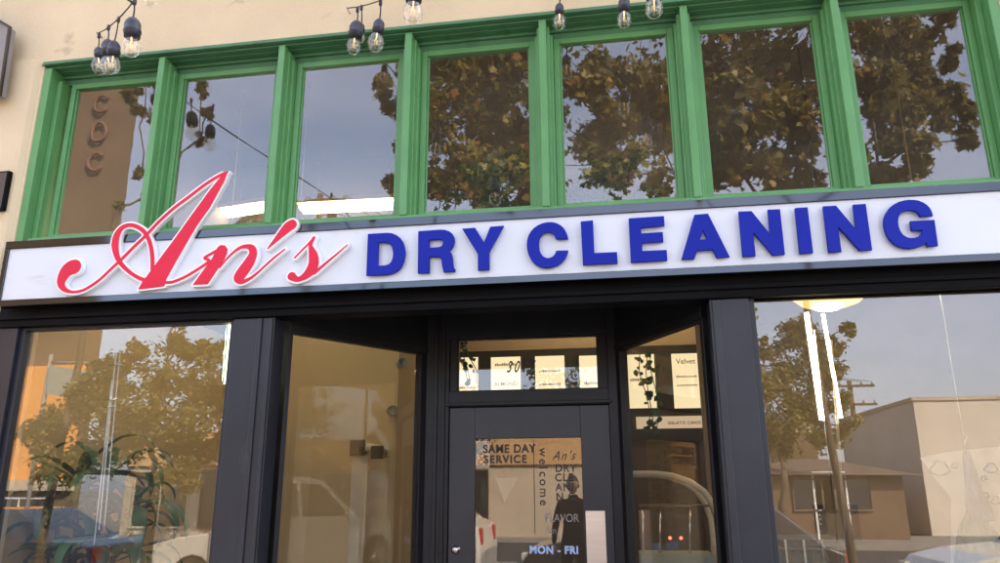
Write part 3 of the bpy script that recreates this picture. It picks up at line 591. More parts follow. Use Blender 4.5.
# plant
pc = P(88, 520, .55)
pl = empty('potted_plant', (pc.x, .55, 0), 'dark green broad strap leaved plant standing in the left window', 'plant')
g = MB(); g.lathe((pc.x, .55, .007), [(.13, 0), (.16, .28), (.175, .30), (.175, .34), (.15, .34), (.14, .30), (.01, .30)], 24); g.build('pot', M['terracotta'], pl)
g = MB(); stems = [P(78, 482, .52), P(106, 482, .56), P(56, 510, .60), P(130, 500, .60), P(92, 530, .50), P(66, 545, .50), P(118, 540, .5)]
for s in stems: g.tube([(pc.x, .55, .3), (s + Vector((pc.x, .55, .3))) / 2 + Vector((.02, 0, 0)), s], [.022, .017, .013], 8)
g.build('stem', M['bark'], pl)
g = MB()
for si, s in enumerate(stems):
    nl = 17 if si < 2 else 11
    for k in range(nl):
        az = k * 2.4 + si * 1.1; L_ = random.uniform(.40, .66) * (1 if si < 4 else .8); e = random.uniform(.15, 1.30)
        d = Vector((math.cos(az), math.sin(az) * .45, 0)); d.normalize(); pts = []; p = s + Vector((0, 0, -.12 + .010 * k)); el = e; n = 12; bend = random.uniform(.13, .24)
        for i in range(n + 1):
            pts.append(p.copy()); p = p + (d * math.cos(el) + Vector((0, 0, math.sin(el)))) * (L_ / n); el -= bend * (1.5 if i > 4 else .55)
        pts = [Vector((q_.x, max(q_.y, .10 + .2 * abs(q_.y - .5)), q_.z)) for q_ in pts]
        wd = random.uniform(.026, .040); ws_ = [wd * (.35 + 1.0 * math.sin(math.pi * min(1, (i / n) ** .75 * 1.0) * .98 + .02)) * (1 if i < n else .05) for i in range(n + 1)]
        g.ribbon(pts, ws_, d.cross(Vector((0, 0, 1))), .35)
g.build('leaves', M['leafd'], pl)
# vines
def vine(label, pts, y, nl, size):
    o = empty('hanging_vine', P(pts[0][0], pts[0][1], y), label, 'plant', 'vines hanging inside the shop')
    g = MB(); lv = MB()
    for off in (-5, 0, 5):
        q = [P(a + off * .7 * math.sin(i * 1.3 + off) + off, b, y + .01 * off) for i, (a, b) in enumerate(pts)]; g.tube(q, .0035, 6)
        for k in range(nl):
            t = random.random() * (len(q) - 1.001); i = int(t); c = q[i].lerp(q[i + 1], t - i) + Vector((random.uniform(-1, 1), random.uniform(-.5, .5), random.uniform(-.6, .4))) * size * 1.0
            u = Vector((random.uniform(-1, 1), random.uniform(-.4, .4), random.uniform(-1, .3))).normalized(); v_ = u.cross(Vector((random.uniform(-.3, .3), 1, random.uniform(-.3, .3)))).normalized(); s = size * random.uniform(.6, 1.15)
            lv.add([c + u * s * a_ + v_ * s * b_ for a_, b_ in ((-.9, 0), (-.55, .55), (.1, .65), (.6, .35), (1.0, 0), (.6, -.35), (.1, -.65), (-.55, -.55))], [tuple(range(8))])
    g.build('stem', M['leafd'], o); lv.build('leaves', M['leafd'], o)
vine('dark trailing vine hanging in the left end of the transom', [(463, 338), (463, 355), (468, 370), (470, 384)], 1.5, 9, .024)
vine('dark trailing vine hanging in front of the menu boards in the right side window', [(648, 352), (646, 372), (648, 392), (652, 412), (654, 432)], 1.7, 16, .026)
# wall spots, paper roll
for (px, py, s, lab) in ((388, 410, .05, 'small round wall spotlight halfway up the beige wall'), (398, 362, .045, 'small lamp near the top of the beige wall by the door')):
    c = P(px, py, 2.5); o = empty('wall_spotlight', (c.x, 2.6, c.z), lab, 'spotlight', 'spotlights on the beige interior wall')
    MB().lathe((c.x, 2.599, c.z), [(s, 0), (s * .8, .02), (.012, .03), (.012, .07)], 20, (0, -1, 0)).build('base', M['steel'], o)
    MB().lathe((c.x, 2.53, c.z), [(s * .5, 0), (s * .8, .03), (s * .95, .10), (s * .8, .10), (s * .3, .06), (.002, .06)], 20, (.55, -.8, -.1)).build('head', M['pgrey'], o)
yb_ = 2.35
o = empty('paper_roll_holder', P(366, 448, 2.55), 'wall mounted roll of brown wrapping paper with black end plates', 'paper roll')
for (ax_, ay_, bx_, by_) in ((350, 440, 364, 455.5), (371, 446, 383, 459)):
    a, b = P(ax_, ay_, yb_), P(bx_, by_, yb_); g = MB(); g.box(a.x, b.x, yb_, yb_ + .02, b.z, a.z); g.box((a.x + b.x) / 2 - .01, (a.x + b.x) / 2 + .01, yb_ + .021, 2.599, b.z + .02, a.z - .02); g.build('bracket', M['black'], o, bevel=.003)
a, b = P(362, 447, yb_ + .06), P(379, 449, yb_ + .06); MB().tube([a, b], .035, 16).build('roll', M['kraft'], o)
g = MB(); g.prism([P(352, 455, yb_ + .05), P(368, 456, yb_ + .05), P(362, 575, yb_ + .05), P(347, 575, yb_ + .05)], (0, 1, 0), .002); g.build('paper_sheet', M['kraft'], o)
# counter, chalkboards, poster, dress, curved case
a, b = P(767, 540, 2.3), P(842, 553, 2.3)
o = empty('display_counter', (a.x, 2.3, 0), 'low glazed display counter at the bottom of the right window', 'counter')
B(a.x, b.x, 2.32, 2.8, .01, b.z - .16).build('base', M['brown'], o); B(a.x - .02, b.x + .02, 2.28, 2.82, b.z - .158, b.z - .125).build('countertop', M['conc'], o)
nP = 4
for i in range(nP + 1):
    x = a.x + (b.x - a.x) * i / nP; B(x - .008, x + .008, 2.30, 2.32, b.z - .124, a.z).build('glazing_bar', M['chrome'], o)
B(a.x, b.x, 2.322, 2.326, b.z - .12, a.z - .01).build('glass', M['gD'], o)
B(a.x - .01, b.x + .01, 2.29, 2.7, a.z + .001, a.z + .018).build('top_shelf', M['conc'], o)
for k in range(7):
    x = a.x + .07 + k * (b.x - a.x - .1) / 7; t_ = tag(MB().lathe((x, 2.5, b.z - .123), [(.035, 0), (.045, .05), (.03, .10), (.02, .12), (.001, .125)], 12).build('jar', [M['kraft'], M['pgrey'], M['peach']][k % 3]), 'small jar inside the low glazed counter', 'jar', 'jars in the display counter')
for (ax_, ay_, bx_, by_, lab) in ((814.5, 505, 829, 530, 'small framed chalkboard left of the window pole'), (850, 505, 863, 541, 'taller framed chalkboard right of the window pole')):
    a, b = P(ax_, ay_, 2.94), P(bx_, by_, 2.94); o = empty('chalkboard', (a.x, 2.99, b.z), lab, 'chalkboard')
    g = MB(); t = .015; g.box(a.x, a.x + t, 2.965, 2.998, b.z, a.z); g.box(b.x - t, b.x, 2.965, 2.998, b.z, a.z); g.box(a.x + t, b.x - t, 2.965, 2.998, b.z, b.z + t); g.box(a.x + t, b.x - t, 2.965, 2.998, a.z - t, a.z); g.build('frame', M['darkin'], o)
    B(a.x + t, b.x - t, 2.98, 2.997, b.z + t, a.z - t).build('board', M['board'], o)
    g = MB(); zz = a.z - .05
    while zz > b.z + .03:
        x = a.x + .035; 
        while x < b.x - .04: w_ = random.uniform(.01, .03); g.box(x, min(x + w_, b.x - .03), 2.976, 2.9795, zz, zz + .012); x += w_ + .012
        zz -= .036
    g.build('chalk_marks', M['chalk'], o)
a, b = P(920, 452, 1.55), P(1100, 600, 1.55)
o = empty('poster', (a.x, 1.55, b.z), 'pale patterned paper panel with blue marks behind the green dress', 'poster')
g = MB(); g.prism([P(920, 458, 1.55), P(948, 452, 1.55), P(1100, 436, 1.55), P(1100, 640, 1.55), P(950, 640, 1.55), P(952, 500, 1.55)], (0, 1, 0), .01); g.build('sheet', M['poster'], o)
for (cx, cy, r1, mm) in ((991, 468, 6, 'pblue'), (984, 478, 3, 'pblue'), (940, 468, 9, 'pgrey'), (955, 466, 3, 'pgrey'), (996, 500, 5, 'pgrey'), (985, 495, 3, 'pgrey')):
    g = MB(); n = 14
    ring = [P(cx + r1 * math.cos(t) * (1 + .25 * math.sin(3 * t)), cy + r1 * .8 * math.sin(t), 1.546) for t in [2 * math.pi * k / n for k in range(n + 1)]]
    g.tube(ring, .006, 6); g.build('printed_mark', M[mm], o)
o = empty('hanging_dress', P(968, 450, 1.15), 'long dress with violet grey bodice and dark green skirt hanging at the right window', 'dress')
def gown(rows, mm, nm, y=1.15):
    g = MB(); n = 40; v = []
    for (cx, cy, wpx) in rows:
        c = P(cx, cy, y); w_ = P(cx + wpx, cy, y).x - c.x
        for k in range(n): th = 2 * math.pi * k / n; q = 1 + .10 * math.sin(7 * th) + .05 * math.sin(12 * th + cy * .02); v.append((c.x + w_ * q * math.cos(th), y + w_ * .55 * q * math.sin(th), c.z))
    f = [(i * n + k, i * n + (k + 1) % n, (i + 1) * n + (k + 1) % n, (i + 1) * n + k) for i in range(len(rows) - 1) for k in range(n)]
    f += [tuple(range(n))[::-1], tuple(range((len(rows) - 1) * n, len(rows) * n))]
    g.add(v, f, True); return g.build(nm, mm, o)
gown([(966, 451, 3), (969, 465, 5.5), (974, 490, 8), (979, 508, 12), (981, 521, 14)], M['bodice'], 'bodice')
gown([(977, 513, 10), (975, 524, 14), (981, 540, 22), (990, 563, 32), (1000, 620, 44), (1006, 690, 52)], M['dress'], 'skirt')
hh = P(966, 451, 1.15); MB().tube([hh, hh + Vector((0, 0, .05)), hh + Vector((.02, 0, .08)), hh + Vector((.0, 0, .10)), hh + Vector((0, 0, 1.0))], .003, 6).build('hanger', M['steel'], o)
# curved display case seen in the right side window
o = empty('curved_display_case', P(690, 600, 2.2), 'display case with a curved cream top rail behind the right side window', 'display case')
arc = [P(x, y, 2.0) for x, y in ((628, 474), (655, 474), (672, 476), (690, 482), (704, 492), (714, 506), (720, 522), (723, 545), (724, 580), (725, 640))]
sm = []
for i in range(len(arc) - 1):
    for t in (0, .5): sm.append(arc[i].lerp(arc[i + 1], t))
sm.append(arc[-1]); MB().tube(sm, .024, 12).build('top_rail', M['kraft'], o)
MB().tube([q + Vector((0, .6, 0)) for q in sm], .022, 12).build('back_rail', M['kraft'], o)
a, b = P(640, 556, 2.05), P(722, 640, 2.05); B(a.x, b.x, 2.08, 2.55, .01, a.z).build('cabinet', M['sgreen'], o)
g = MB(); 
for x in (643, 660, 690): q = P(x, 505, 2.3); q2 = P(x, 556, 2.3); g.tube([q, q2], .008, 6)
g.build('shelf_post', M['chrome'], o); a, b = P(640, 505, 2.3), P(716, 507, 2.3); B(a.x, b.x, 2.28, 2.5, b.z, a.z).build('shelf', M['brown'], o)
for px in (670, 681):
    c = P(px, 537, 2.1); tag(MB().lathe((c.x, 2.1, c.z - .02), [(.003, 0), (.010, .005), (.012, .012), (.009, .02), (.001, .022)], 12).build('red_light', M['redg']), 'small red glowing light inside the curved display case', 'light', 'red lights in the display case')
# interior objects seen dimly through the door glass
o = empty('hanging_pennant', P(503, 470, 3.0), 'grey downward pointing triangular pennant hanging inside the door glass', 'pennant')
MB().prism([P(496, 478, 3.0), P(518, 478, 3.0), P(504, 503, 3.0)], (0, 1, 0), .006).build('cloth', M['pgrey'], o); q = P(507, 478, 3.0); MB().tube([P(497, 478, 3.0), P(507, 468, 3.0), P(518, 478, 3.0)], .004, 6).build('cord', M['cord'], o)

# ------------------------------------------------------------------ the street the glass reflects
M['leafg'] = leafmat('autumn leaves', (.10, .11, .028), (.30, .235, .05), .38)
M['leafs'] = leafmat('sycamore leaves', (.06, .068, .02), (.29, .225, .045), .40, third=(.40, .16, .05))
M['leafi'] = leafmat('ledge plant leaves', (.04, .09, .02), (.12, .20, .05), .4)
M['leafe'] = leafmat('evergreen leaves', (.03, .05, .02), (.09, .10, .03), .3)
STAR = np.array([(0, -.55), (.12, -.25), (.5, -.42), (.38, -.1), (.62, .12), (.28, .2), (.22, .38), (0, .75), (-.22, .38), (-.28, .2), (-.62, .12), (-.38, -.1), (-.5, -.42), (-.12, -.25)])
OVAL = np.array([(0, -.6), (.3, -.1), (.22, .35), (0, .6), (-.22, .35), (-.3, -.1)])
def leaves(blobs, shape, size, per, org):
    """blobs: (centre, radius, weight); leaves gather in clumps so that gaps stay open"""
    cs, ns = [], []
    for c, r, wgt in blobs:
        k = max(3, int(9 * wgt)); d = rng.normal(size=(k, 3)); d /= np.linalg.norm(d, axis=1)[:, None]
        cl = np.array(c) + d * r * rng.uniform(.25, 1.0, (k, 1)) ** .6 * [1, .9, .9]
        n = int(per * wgt / k) + 1
        for q in cl:
            p = q + rng.normal(size=(n, 3)) * r * .20; cs.append(p); ns.append(rng.normal(size=(n, 3)) * .8 + (p - np.array(c)) / r * .6 + [0, 0, .5])
    C_ = np.concatenate(cs); N_ = np.concatenate(ns); N_ /= np.linalg.norm(N_, axis=1)[:, None]
    T_ = np.cross(N_, rng.normal(size=N_.shape)); T_ /= np.linalg.norm(T_, axis=1)[:, None] + 1e-9; B_ = np.cross(N_, T_)
    s_ = size * rng.uniform(.55, 1.25, (len(C_), 1)); k = len(shape)
    V = np.empty((len(C_), k, 3))
    for i, (a, b) in enumerate(shape): V[:, i] = C_ + (T_ * a + B_ * b + N_ * (-.35 * a * a - .25 * b * b)) * s_
    V = V.reshape(-1, 3) - np.array(org); me = bpy.data.meshes.new('leaves'); n = len(V)
    me.vertices.add(n); me.vertices.foreach_set('co', V.ravel()); me.loops.add(n); me.loops.foreach_set('vertex_index', np.arange(n)); me.polygons.add(n // k)
    me.polygons.foreach_set('loop_start', np.arange(0, n, k)); me.polygons.foreach_set('loop_total', np.full(n // k, k)); me.update(); me.validate(); return me
def tree(label, base, top, blobs, shape, size, per, mm, r=.09, limbs=1.0, cat='tree', group='trees along the street'):
    base = Vector((base[0], base[1], 0)); o = empty('street_tree', base, label, cat, group); g = MB(); top = Vector(top)
    j = [base.lerp(top, t) + Vector((random.uniform(-1, 1), random.uniform(-1, 1), 0)) * r * .5 * (t > 0) for t in (0, .25, .5, .75, 1)]
    g.tube(j, [r * 1.3, r, r * .9, r * .8, r * .65], 10)
    nodes_ = [(j[3], r * .5), (j[4], r * .6)]
    for c, rad, wgt in sorted(blobs, key=lambda q: (Vector(q[0]) - j[4]).length):
        c = Vector(c); s, rs = min(nodes_, key=lambda q: (q[0] - c).length + .15 / max(q[1] / r, .1)); re = max(rs * .74, r * .10)
        L_ = (c - s).length; m1 = s.lerp(c, .35) + Vector([random.uniform(-1, 1) * L_ * .08 for _ in range(3)]); m2 = s.lerp(c, .7) + Vector([random.uniform(-1, 1) * L_ * .09 for _ in range(3)])
        g.tube([s, m1, m2, c], [rs * .9, rs * .8, re, re * .9], 6); nodes_.append((c, re)); nodes_.append((m2, re))
        for _ in range(5):
            e = c + Vector((random.uniform(-1, 1), random.uniform(-1, 1), random.uniform(-.5, 1))) * rad * .9; q = m2.lerp(c, random.random()); g.tube([q, q.lerp(e, .5) + Vector((0, 0, rad * .12)), e], [re * .4, re * .25, re * .08], 5)
    g.build('trunk', M['bark'], o)
    me = leaves([(tuple(c), rad, wgt) for c, rad, wgt in blobs], shape, size, per, base); me.materials.append(mm)
    lo = bpy.data.objects.new('crown', me); COL.objects.link(lo); lo.parent = o; return o
def QB(lst, d, jit=.5):
    o = []
    for (px, py, r, wgt) in lst:
        dd = d + random.uniform(-jit, jit); c = Q(px, py, dd); o.append((c, r / F * (dd + 4.2), wgt))
    return o
# sycamore crown over the pavement
sb = QB([(384, 78, 12, .35), (397, 105, 20, .8), (400, 150, 12, .4), (392, 190, 12, .4), (385, 30, 20, .6),
  (430, 70, 34, 1.3), (470, 60, 40, 1.6), (512, 70, 40, 1.6), (450, 120, 42, 1.8), (500, 125, 46, 2.0), (465, 175, 42, 1.8), (518, 180, 42, 1.8), (540, 110, 30, 1.2),
  (585, 75, 32, 1.1), (640, 70, 36, 1.4), (600, 120, 34, 1.2), (655, 125, 36, 1.4), (590, 165, 30, .9), (640, 175, 34, 1.1), (690, 100, 30, 1.1), (700, 170, 30, 1.0),
  (735, 55, 38, 1.6), (790, 60, 40, 1.7), (745, 110, 44, 1.9), (800, 115, 36, 1.5), (740, 165, 36, 1.4), (795, 170, 30, 1.0), (830, 80, 26, .9),
  (880, 45, 30, 1.3), (920, 30, 34, 1.5), (880, 85, 30, 1.3), (922, 80, 26, 1.1), (950, 105, 24, .8), (895, 120, 34, 1.5), (880, 165, 26, 1.1), (915, 150, 22, .7), (962, 140, 13, .4), (950, 60, 14, .4), (930, 175, 14, .3),
  (470, 5, 50, 1.6), (560, 0, 50, 1.6), (650, 0, 50, 1.6), (750, -10, 55, 1.8), (850, -10, 50, 1.6), (930, -30, 45, 1.4), (1000, -20, 30, .8), (520, -70, 60, 1.4), (700, -80, 70, 1.6), (860, -90, 60, 1.4)], 5.2, .8)
tr = Q(850, 530, 5.2)
tree('large leaved sycamore with spreading crown on the pavement, reflected in the green windows', (tr.x, -5.1, 0), (tr.x - .25, -5.1, 4.7), sb, STAR, .098, 640, M['leafs'], r=.045)
# small clumps reflected in the two left windows
lb = QB([(128, 95, 13, .5), (143, 110, 12, .5), (118, 78, 12, .4), (140, 168, 9, .3), (148, 195, 9, .3), (118, 203, 10, .35), (200, 90, 10, .5), (205, 115, 8, .35), (196, 140, 7, .3), (150, 60, 26, .8), (215, 60, 24, .7)], 5.4, .3)
tree('thin young tree with sparse brown leaves, reflected at the left end of the green windows', (lb[0][0].x - .3, -5.6, 0), (lb[0][0].x, -5.5, 4.5), lb, STAR, .095, 170, M['leafs'], r=.06)
# kerb trees
kb = QB([(50, 440, 24, 1), (72, 415, 26, 1.1), (100, 395, 26, 1.1), (125, 375, 24, 1.1), (140, 352, 16, .7), (135, 410, 34, 1.6), (170, 375, 28, 1.3), (182, 342, 15, .8), (180, 325, 9, .4), (205, 365, 24, 1.1), (220, 395, 22, 1), (195, 410, 34, 1.5), (160, 440, 34, 1.6), (110, 445, 34, 1.5), (205, 450, 26, 1.1), (70, 470, 24, .9), (180, 475, 22, .8), (235, 430, 20, .7), (245, 380, 20, .7), (218, 345, 12, .5)], 5.6, .7)
k0 = Q(147, 560, 5.6)
tree('golden olive tree with pale forked trunk at the kerb, reflected behind the potted plant', (k0.x, -5.7, 0), Q(155, 478, 5.6), kb, OVAL, .060, 1150, M['leafg'], r=.075)
kb = QB([(758, 350, 13, .8), (766, 385, 18, 1), (762, 425, 15, .8), (785, 335, 17, 1), (800, 325, 14, .8), (812, 350, 20, 1.1), (795, 375, 24, 1.3), (828, 378, 18, 1), (808, 405, 26, 1.4), (838, 400, 12, .6), (832, 345, 12, .6), (845, 330, 9, .4), (790, 430, 24, 1.1), (825, 430, 18, .8), (775, 450, 14, .5), (845, 425, 12, .4), (735, 380, 20, .8), (738, 330, 20, .8)], 20.4, .9)
k0 = Q(785, 560, 20.3)
tree('golden brown tree with slender lit trunk, reflected below the warm lamp in the right window', (k0.x, k0.y, 0), Q(782, 470, 20.3), kb, OVAL, .13, 1000, M['leafg'], r=.13)
def simple_tree(label, x, y, h, rad, mm, n=14, size=.16, per=260):
    bl = [(Vector((x + random.uniform(-1, 1) * rad * .7, y + random.uniform(-1, 1) * rad * .7, h - rad * 1.2 + random.uniform(-.8, 1) * rad)), rad * .5, 1) for _ in range(n)]
    return tree(label, (x, y, 0), (x, y, h - rad * 1.8), bl, OVAL, size, per, mm, r=.13)
for (px, d, h, rad, mm, lab) in ((262, 17, 5.4, 1.5, 'leafe', 'dark green tree across the street beside the brown building'), (560, 24, 6.2, 1.6, 'leafe', 'bushy tree behind the low shop across the street'), (430, 17.5, 4.6, 1.2, 'leafg', 'small golden tree across the street before the dark shop windows'), (770, 34, 6.8, 1.8, 'leafe', 'tall dark tree beyond the shingled house')):
    q = Q(px, 486, d); simple_tree(lab, q.x, q.y, h, rad, M[mm])
# palm
q = Q(769, 486, 27); o = empty('palm_tree', (q.x, q.y, 0), 'distant palm tree with drooping fronds behind the shingled house', 'palm tree')
zt = Q(769, 438, 27).z; MB().tube([(q.x, q.y, 0), (q.x + .1, q.y, zt * .5), (q.x, q.y, zt)], [.2, .14, .12], 8).build('trunk', M['bark'], o)
g = MB()
for k in range(26):
    az = k * 2.4; el = random.uniform(-.1, 1.2); d = Vector((math.cos(az), math.sin(az), 0)); p = Vector((q.x, q.y, zt)); pts = []
    for i in range(8): pts.append(p.copy()); p = p + (d * math.cos(el) + Vector((0, 0, math.sin(el)))) * .22; el -= .28
    g.ribbon(pts, [.05, .12, .15, .15, .13, .10, .06, .01], d.cross(Vector((0, 0, 1))), -.5)
g.build('fronds', M['leafe'], o)

# leafy plants on the ledge inside the green windows
B(-1.0, 1.2, .35, .75, 3.10, 3.14).build('ledge', M['brown'], shop)
for (px, py, h, lab) in ((500, 205, .30, 'green bushy plant on the ledge behind the fourth green window from the left'), (452, 200, .16, 'low green plant at the left corner of the fourth green window'), (618, 190, .34, 'green bushy plant on the ledge behind the fifth green window'), (582, 200, .15, 'low green plant at the left corner of the fifth green window')):
    c = P(px, py, .55); zb = 3.141; o = empty('ledge_plant', (c.x, .55, zb), lab, 'plant', 'plants on the window ledge')
    MB().lathe((c.x, .55, zb), [(.05, 0), (.07, .10), (.075, .11), (.01, .10)], 16).build('pot', M['terracotta'], o)
    bl = [(np.array((c.x + random.uniform(-1, 1) * h * .5, .55 + random.uniform(-.1, .1), zb + .12 + random.random() * h * 1.2)), h * .35, 1) for _ in range(7)]
    me = leaves(bl, OVAL, .05, 130, (c.x, .55, zb)); me.materials.append(M['leafi']); lo = bpy.data.objects.new('leaves', me); COL.objects.link(lo); lo.parent = o
    g = MB(); [g.tube([(c.x, .55, zb + .1), tuple(b_[0])], .004, 5) for b_ in bl]; g.build('stem', M['bark'], o)

# buildings across the street
def bld(name, label, x0, x1, y0, y1, h, mm, par=.35):
    o = empty(name, ((x0 + x1) / 2, (y0 + y1) / 2, 0), label, 'building', 'buildings across the street')
    g = MB(); t = .25; g.box(x0, x1, y1 - t, y1, 0, h); g.box(x0, x1, y0, y0 + t, 0, h); g.box(x0, x0 + t, y0 + t, y1 - t, 0, h); g.box(x1 - t, x1, y0 + t, y1 - t, 0, h); g.build('wall', M[mm], o)
    B(x0 + t, x1 - t, y0 + t, y1 - t, h - par - .1, h - par).build('roof', M['roof'], o)
    g = MB(); g.box(x0 - .06, x1 + .06, y1 - t - .02, y1 + .06, h + .002, h + .12); g.box(x1 - t - .02, x1 + .06, y0, y1 - t - .021, h + .002, h + .12); g.box(x0 - .06, x0 + t, y0, y1 - t - .021, h + .002, h + .12); g.build('coping', M['tan'], o)
    return o
def win(o, x0, x1, z0, z1, y, n=1, mm='cglass', fm='white2'):
    g = MB(); t = .06; g.box(x0 - t, x1 + t, y, y + .05, z1, z1 + t); g.box(x0 - t, x1 + t, y, y + .08, z0 - t, z0); g.box(x0 - t, x0, y, y + .05, z0, z1); g.box(x1, x1 + t, y, y + .05, z0, z1)
    for k in range(1, n): xm = x0 + (x1 - x0) * k / n; g.box(xm - .02, xm + .02, y, y + .045, z0, z1)
    wo = g.build('window', M[fm], o); B(x0, x1, y + .003, y + .012, z0, z1).build('pane', M[mm], wo)
xe = Q(120, 210, 19.6).x
o = empty('tall_building', (xe - 10, -25, 0), 'tall brown stucco building with an orange ground floor across the street, reflected at far left', 'building', 'buildings across the street')
MB().prism([(xe - 26, -19.6, 0), (xe, -19.6, 0), (xe * 36 / 23.2, -32.2, 0), (xe - 26, -32.2, 0)], (0, 0, 1), 21).build('wall', M['brick'], o)
MB().prism([(xe - 26.1, -19.5, 21.001), (xe + .1, -19.5, 21.001), (xe * 36 / 23.2 + .1, -32.3, 21.001), (xe - 26.1, -32.3, 21.001)], (0, 0, 1), .3).build('cornice', M['tan'], o)
xo = Q(76, 430, 19.5).x; zo0, zo1 = Q(40, 480, 19.5).z, Q(40, 366, 19.5).z
B(xe - 26.05, xo, -19.598, -19.52, zo0, zo1).build('orange_band', M['orange'], o); B(xe - 26.1, xo + .2, -19.598, -19.3, zo0 - .35, zo0 - .002).build('ledge', M['tan'], o)
for i in range(6):
    for zz in (6.2, 9.6, 13.0): x = xe - 9.4 - i * 3.0; win(o, x, x + 1.3, zz, zz + 1.7, -19.6, 2)
for i in range(5): x = xe - 4.5 - i * 4.6; win(o, x, x + 3.4, .5, 1.3, -19.6, 3)
# ring shaped sign letters high on the brown wall
zc = Q(98, 125, 19.5).z
so2 = empty('wall_letters', (xe - 2.0, -19.6, zc - 1), 'faded red ring shaped letters on the tall brown wall', 'sign')
for k, (px, py) in enumerate(((98, 100), (95, 128), (92, 158))):
    c = Q(px, py, 19.4); g = MB(); g.tube([c + Vector((math.cos(t) * .30, -.16, math.sin(t) * .38)) for t in [.6 + i * (5.2 if k != 1 else 6.28) / 18 for i in range(19)]], .06, 6); g.build('letter', M['oldred'], so2)
a, b, c, d = Q(53, 366, 12.5), Q(102, 374, 12.5), Q(98, 404, 12.5), Q(50, 394, 12.5)
o = empty('hanging_sign', (a.x, a.y, 0), 'grey green rectangular sign on a post across the street, reflected before the orange wall', 'sign')
MB().prism([a, b, c, d], (0, -1, 0), .06).build('board', M['sgreen'], o); mid = (a + b) / 2; MB().tube([Vector((a.x - .1, a.y - .12, -.13)), Vector((a.x - .1, a.y - .12, a.z + .3))], .05, 8).build('post', M['pgrey'], o)
MB().tube([Vector((a.x - .1, a.y - .12, a.z + .1)), Vector((b.x, a.y - .12, a.z + .02))], .03, 6).build('arm', M['pgrey'], o)
# low shop in the middle
xm0, xm1 = xe + 1.2, Q(742, 480, 20).x
o = bld('low_shop_building', 'low shop with an ochre fascia over dark shop windows directly across the street', xm0, xm1, -32, -20.2, 3.45, 'tan')
B(xm0 + .02, xm1 - .02, -20.198, -20.08, 2.35, 3.40).build('fascia', M['ochre'], o)
n = 8
for i in range(n):
    x = xm0 + .4 + i * (xm1 - xm0 - .6) / n
    if x < -.6 and x + (xm1 - xm0) / n > -2.6: continue      # plain wall here
    win(o, x, x + (xm1 - xm0) / n - .6, .4, 2.15, -20.2, 2, fm='tan' if i % 3 == 0 else 'darkin')
B(xm0 + 6, xm0 + 9.2, -20.07, -19.2, 2.2, 2.28).build('awning', M['white2'], o)
# shingled house
x0, x1 = Q(762, 500, 22).x, Q(905, 500, 22).x; zr = Q(830, 457, 23).z; ze = Q(830, 474, 22).z
o = empty('house', ((x0 + x1) / 2, -24, 0), 'low house with brown shingled roof across the street, reflected in the right window', 'house', 'buildings across the street')
B(x0, x1, -28, -22, -.02, ze - .05).build('wall', M['brick'], o)
g = MB(); xm_ = (x0 + x1) / 2; g.add([(x0 - .5, -21.5, ze), (x1 + .5, -21.5, ze - .05), (x1 + .5, -28.5, ze), (x0 - .5, -28.5, ze), (x0 + 1.5, -25, zr), (x1 - 1.5, -25, zr)], [(0, 1, 5, 4), (1, 2, 5), (2, 3, 4, 5), (3, 0, 4), (0, 3, 2, 1)]); g.build('roof', M['roof'], o)
win(o, x0 + 1, x0 + 2.2, .9, 1.8, -22.0, 2, fm='roof'); win(o, x1 - 2.4, x1 - 1, .9, 1.8, -22.0, 2, fm='roof'); win(o, xm_ - .5, xm_ + .4, 0, 2.0, -22.0, 1, mm='darkin')
# cream building at the right
xc = Q(912, 401, 24).x; zc = Q(912, 401, 24).z
o = bld('cream_building', 'plain cream stucco building with flat roof, reflected at the far right', xc, xc + 26, -33, -24, zc, 'cream')
for i in range(5): x = xc + 6 + i * 4; win(o, x, x + 1.6, 1.0, 2.6, -24, 2)
o = bld('grey_building', 'taupe side building behind the shingled house', xc - 11, xc - .4, -46, -36, Q(880, 432, 36).z, 'brick')
# utility poles
def upole(label, px, py, d, h=None):
    q = Q(px, 486, d); zt = Q(px, py, d).z; o = empty('utility_pole', (q.x, q.y, 0), label, 'utility pole', 'utility poles')
    MB().tube([(q.x, q.y, -.1), (q.x, q.y, zt)], [.16, .11], 10).build('pole', M['bark'], o)
    for dz in (.3, 1.2): B(q.x - 1.1, q.x + 1.1, q.y + .12, q.y + .22, zt - dz - .06, zt - dz + .06).build('crossarm', M['bark'], o)
    g = MB()
    for dz in (.3, 1.2):
        for dx in (-1, -.5, .5, 1): g.lathe((q.x + dx, q.y + .17, zt - dz + .06), [(.04, 0), (.06, .05), (.03, .14), (.001, .15)], 8)
    g.build('insulators', M['pgrey'], o); MB().lathe((q.x - .38, q.y + .1, zt - 2.4), [(.01, 0), (.22, .01), (.24, .5), (.22, .9), (.01, .92)], 14).build('transformer', M['pgrey'], o)
    return Vector((q.x, q.y + .17, zt - .1))
t1 = upole('utility pole with two crossarms above the roofs, reflected left of the cream building', 862, 381, 36)
t2 = upole('nearer utility pole across the street behind the string lights', 300, 200, 21)
for dx in (-1, -.5, .5, 1):
    a, b = t1 + Vector((dx, 0, 0)), t2 + Vector((dx, 0, 0)); pts = [a.lerp(b, i / 16) - Vector((0, 0, 1.3 * 4 * (i / 16) * (1 - i / 16))) for i in range(17)]
    tag(MB().tube(pts, .014, 5).build('power_line', M['cord']), 'thin black power line strung between the two utility poles', 'cable', 'power lines')
# posts that carry the string lights at the kerb
e = e1; o = empty('light_post', (e.x, e.y, 0), 'slim dark post at the kerb carrying the two left light strings', 'post'); MB().tube([(e.x, e.y, 0), (e.x, e.y, e.z + .3)], .03, 10).build('pole', M['cord'], o); MB().lathe((e.x, e.y, 0), [(.10, 0), (.10, .015), (.04, .03), (.035, .1)], 16).build('base', M['cord'], o)

